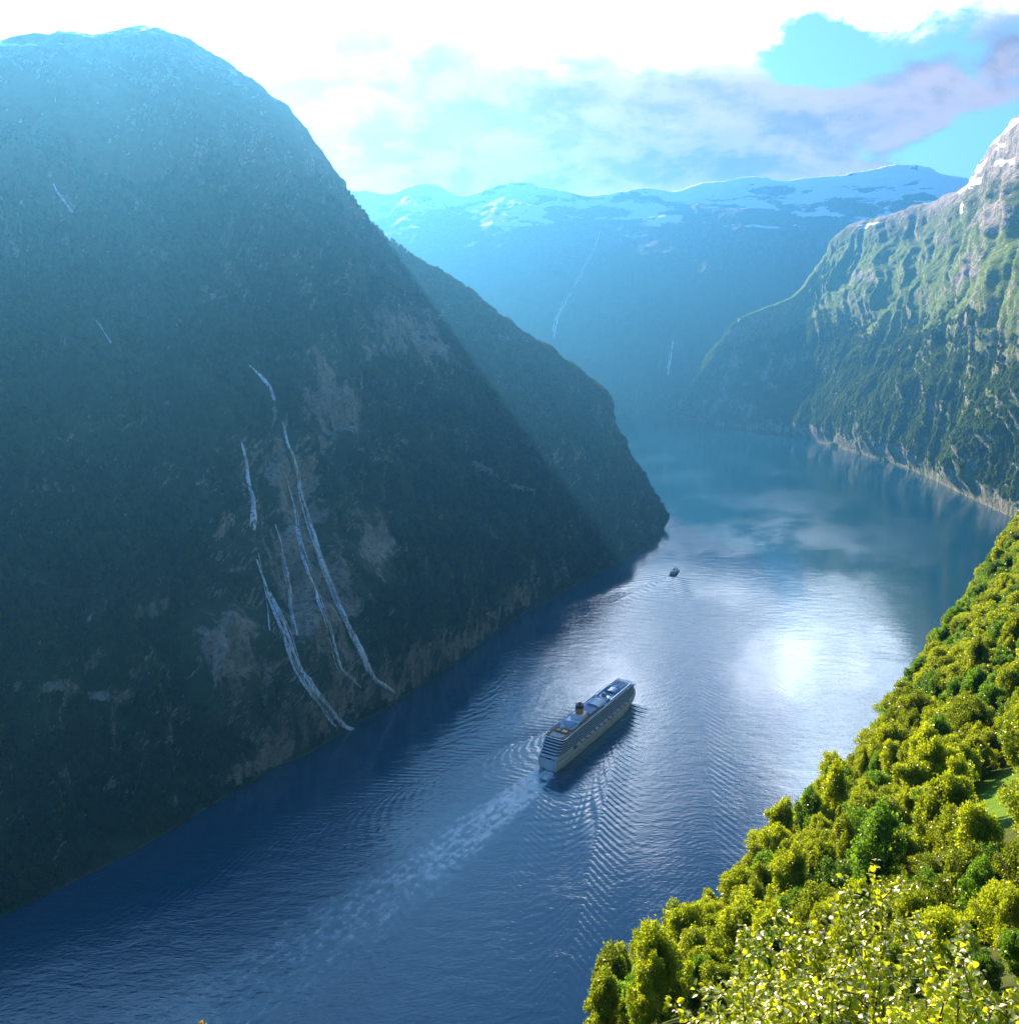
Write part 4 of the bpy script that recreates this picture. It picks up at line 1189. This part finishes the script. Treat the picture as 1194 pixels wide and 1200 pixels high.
MB().box(46.6, 62.4, -10, 10, TOPZ + 4.2, TOPZ + 4.7).build('blue_court', BLUED, ship)
# funnel
fx0 = Ls * 0.335
MB().prism([(fx0 - 9, -9), (fx0 + 9, -7), (fx0 + 9, 7), (fx0 - 9, 9)], TOPZ + .8, TOPZ + 7.5).build('funnel_house', WHITE, ship, 0.5)
fn_ = MB().cyl(fx0 - 1, 0, TOPZ + 7.5, TOPZ + 15.5, 5.2, 4.9, 28, 1.2).build('funnel', ORANGE, ship, 0, False)
MB().cyl(fx0 - 1, 0, TOPZ + 15.5, TOPZ + 20, 5.3, 5.0, 28, 1.2).build('funnel_cap', BLACK, fn_)
mb = MB()
for a, b_ in ((-2, -1.6), (0.4, 1.2), (2, -.6)): mb.cyl(fx0 - 1 + a, b_, TOPZ + 20, TOPZ + 23, 0.75, 0.7, 10)
mb.build('exhaust_pipes', BLACK, fn_)
# pool area with glass roofs
MB().box(fx0 + 11, Ls * 0.47, -10, 10, TOPZ + .8, TOPZ + 3.4).build('pool_house', GREYM, ship, 0.3)
MB().box(fx0 + 12, Ls * 0.465, -9.2, 9.2, TOPZ + 3.4, TOPZ + 3.8).build('pool_house_roof', BLUED, ship)
def barrel(x0, x1, w, z0, h, n=14):
    an = np.linspace(0, np.pi, n); ring = np.stack([np.cos(an) * w, np.sin(an) * h], 1)
    V = np.concatenate([np.stack([np.full(n, x0), ring[:, 0], z0 + ring[:, 1]], 1), np.stack([np.full(n, x1), ring[:, 0], z0 + ring[:, 1]], 1)])
    bm = bmesh.new(); vv_ = [bm.verts.new(v) for v in V]
    for i in range(n - 1): bm.faces.new((vv_[i], vv_[i + 1], vv_[n + i + 1], vv_[n + i]))
    bm.faces.new(vv_[:n][::-1]); bm.faces.new(vv_[n:]); bm.faces.new((vv_[0], vv_[n], vv_[2 * n - 1], vv_[n - 1]))
    return bm
MB().add(barrel(Ls * .475, Ls * .565, 10.5, TOPZ + 2.0, 4.0)).build('sliding_glass_roof', PALE, ship)
rb = MB()
for k in range(7): rb.add(barrel(Ls * (.475 + .015 * k), Ls * (.475 + .015 * k) + .5, 10.8, TOPZ + 2.0, 4.2))
rb.build('roof_ribs', WHITE, ship)
MB().box(Ls * .568, Ls * .60, -11.5, 11.5, TOPZ + .8, TOPZ + 4.5).build('pool_bar', BLUED, ship, 0.3)
MB().prism([(Ls * .61, -6), (Ls * .66, -6), (Ls * .675, 0), (Ls * .66, 6), (Ls * .61, 6), (Ls * .60, 0)], TOPZ + .8, TOPZ + 1.3).build('swimming_pool', BLUEG, ship)
dm2 = MB(); dm2.cyl(Ls * .64, 3, TOPZ + .8, TOPZ + 5.4, 4.2, 3.2, 14); dm2.build('pool_dome', GREYM, ship)
MB().add(barrel(Ls * .685, Ls * .745, 9.8, TOPZ + 2.0, 3.4)).build('forward_glass_roof', BLUEG, ship)
MB().box(Ls * .60, Ls * .86, -13.4, -11.6, TOPZ + .8, TOPZ + 3.0).build('starboard_gallery', BLUEG, ship, 0.2)
MB().box(Ls * .60, Ls * .86, 11.6, 13.4, TOPZ + .8, TOPZ + 3.0).build('port_gallery', BLUEG, ship, 0.2)
MB().box(Ls * .755, Ls * .85, -8.5, 8.5, TOPZ + .8, TOPZ + 5.0).build('forward_deckhouse', PALE, ship, 0.5)
MB().box(Ls * .775, Ls * .835, -7, 7, TOPZ + 5.0, TOPZ + 5.5).build('forward_sun_deck', BLUED, ship)
ms = MB(); ms.cyl(Ls * .80, 0, TOPZ + 5.5, TOPZ + 15, 0.7, 0.35, 10); ms.box(Ls * .795, Ls * .805, -4, 4, TOPZ + 10, TOPZ + 10.5); ms.box(Ls * .795, Ls * .805, -2.6, 2.6, TOPZ + 12.4, TOPZ + 12.8)
ms.build('radar_mast', WHITE, ship)
for a in (-4, 4):
    MB().ball(Ls * .765, a, TOPZ + 6.8, 1.9).build('radar_dome', WHITE, ship, 0, True)
MB().prism(outline(Ls * .885, Ls * .93, -1.6, nose=6, tail=1), TOPZ - 2.6, TOPZ - 0.9).build('bridge_windows', GLASS, ship)
# lifeboats
lb0 = None
nb = 13
for sg in (-1, 1):
    for k in range(nb):
        x = Ls * (0.205 + 0.62 * k / (nb - 1)); y = sg * (float(halfb(x / Ls)) + 0.9)
        if lb0 is None:
            b_ = MB(); b_.ball(0, 0, 0, 1.9, 0.85, 8, 2.9)
            lb0 = b_.build('lifeboat', BOATC, ship, 0, True); o = lb0
            c_ = MB(); c_.ball(0, 0, 0.75, 1.75, 0.62, 8, 2.6); c_.box(-1.2, 1.2, -.9, .9, 1.5, 2.2)
            cp0 = c_.build('canopy', PALE, lb0, 0, True)
        else:
            o = lb0.copy(); COL.objects.link(o); o.parent = ship
            q = cp0.copy(); COL.objects.link(q); q.parent = o
        o.location = (x, y, 17.3); o.scale = (1.15, 1.15, 1.15)
fm = MB()
for k in range(nb):
    for sg in (1, -1):
        for d_ in (-4.2, 4.2):
            x = Ls * (0.205 + 0.62 * k / (nb - 1)) + d_; y = float(halfb(x / Ls)) - 0.9
            fm.box(x - .3, x + .3, sg * y - .3, sg * y + .3, 14.5, 19.6)
fm.build('davits', WHITE, ship)

# ---------------------------------------------------------------- small ferry
fy = thing('ferry', 'small dark-hulled ferry with white cabin and short wake ahead of the cruise ship', 'boat', (BOAT[0], BOAT[1], 0), math.pi / 2 - heading(boat_dir)); fy.scale = (1.3, 1.3, 1.3)
BLH = simple_mat('ferry_hull', (0.03, 0.06, 0.12), 0.4)
def bout(L, B, inset=0, n=24, x0=0.0):
    f = np.linspace(0, 1, n); h = (B / 2 - inset) * np.sqrt(np.clip(1 - np.clip((f - .6) / .4, 0, 1) ** 2.2, 0, 1)) * (0.86 + 0.14 * sstep(0, .15, f)); h = np.maximum(h, 0.05)
    xs = x0 + f * L
    return [(x, -y) for x, y in zip(xs, h)] + [(x, y) for x, y in zip(xs[::-1], h[::-1])]
MB().prism(bout(38, 10), -1.5, 2.6).build('hull', BLH, fy)
MB().prism(bout(38.6, 10.4, 0, 24, -0.3), 2.6, 3.0).build('deck', GREYM, fy)
MB().prism(bout(25, 8.4, 0, 24, 5), 3.0, 5.6).build('cabin', WHITE, fy)
MB().prism(bout(25.4, 8.7, 0, 24, 4.9), 4.0, 5.0).build('cabin_windows', GLASS, fy)
MB().prism(bout(25.8, 8.8, 0, 24, 4.7), 5.6, 5.9).build('cabin_roof', WHITE, fy)
MB().box(18, 25, -3, 3, 5.9, 8.3).build('wheelhouse', WHITE, fy, 0.3)
MB().box(24.2, 25.2, -2.7, 2.7, 6.8, 7.9).build('wheelhouse_windows', GLASS, fy)
MB().cyl(17, 0, 5.9, 12.5, 0.25, 0.12, 8).build('mast', WHITE, fy)
MB().box(10, 13, -1.4, 1.4, 5.9, 8.6).build('funnel', BLH, fy, 0.3)
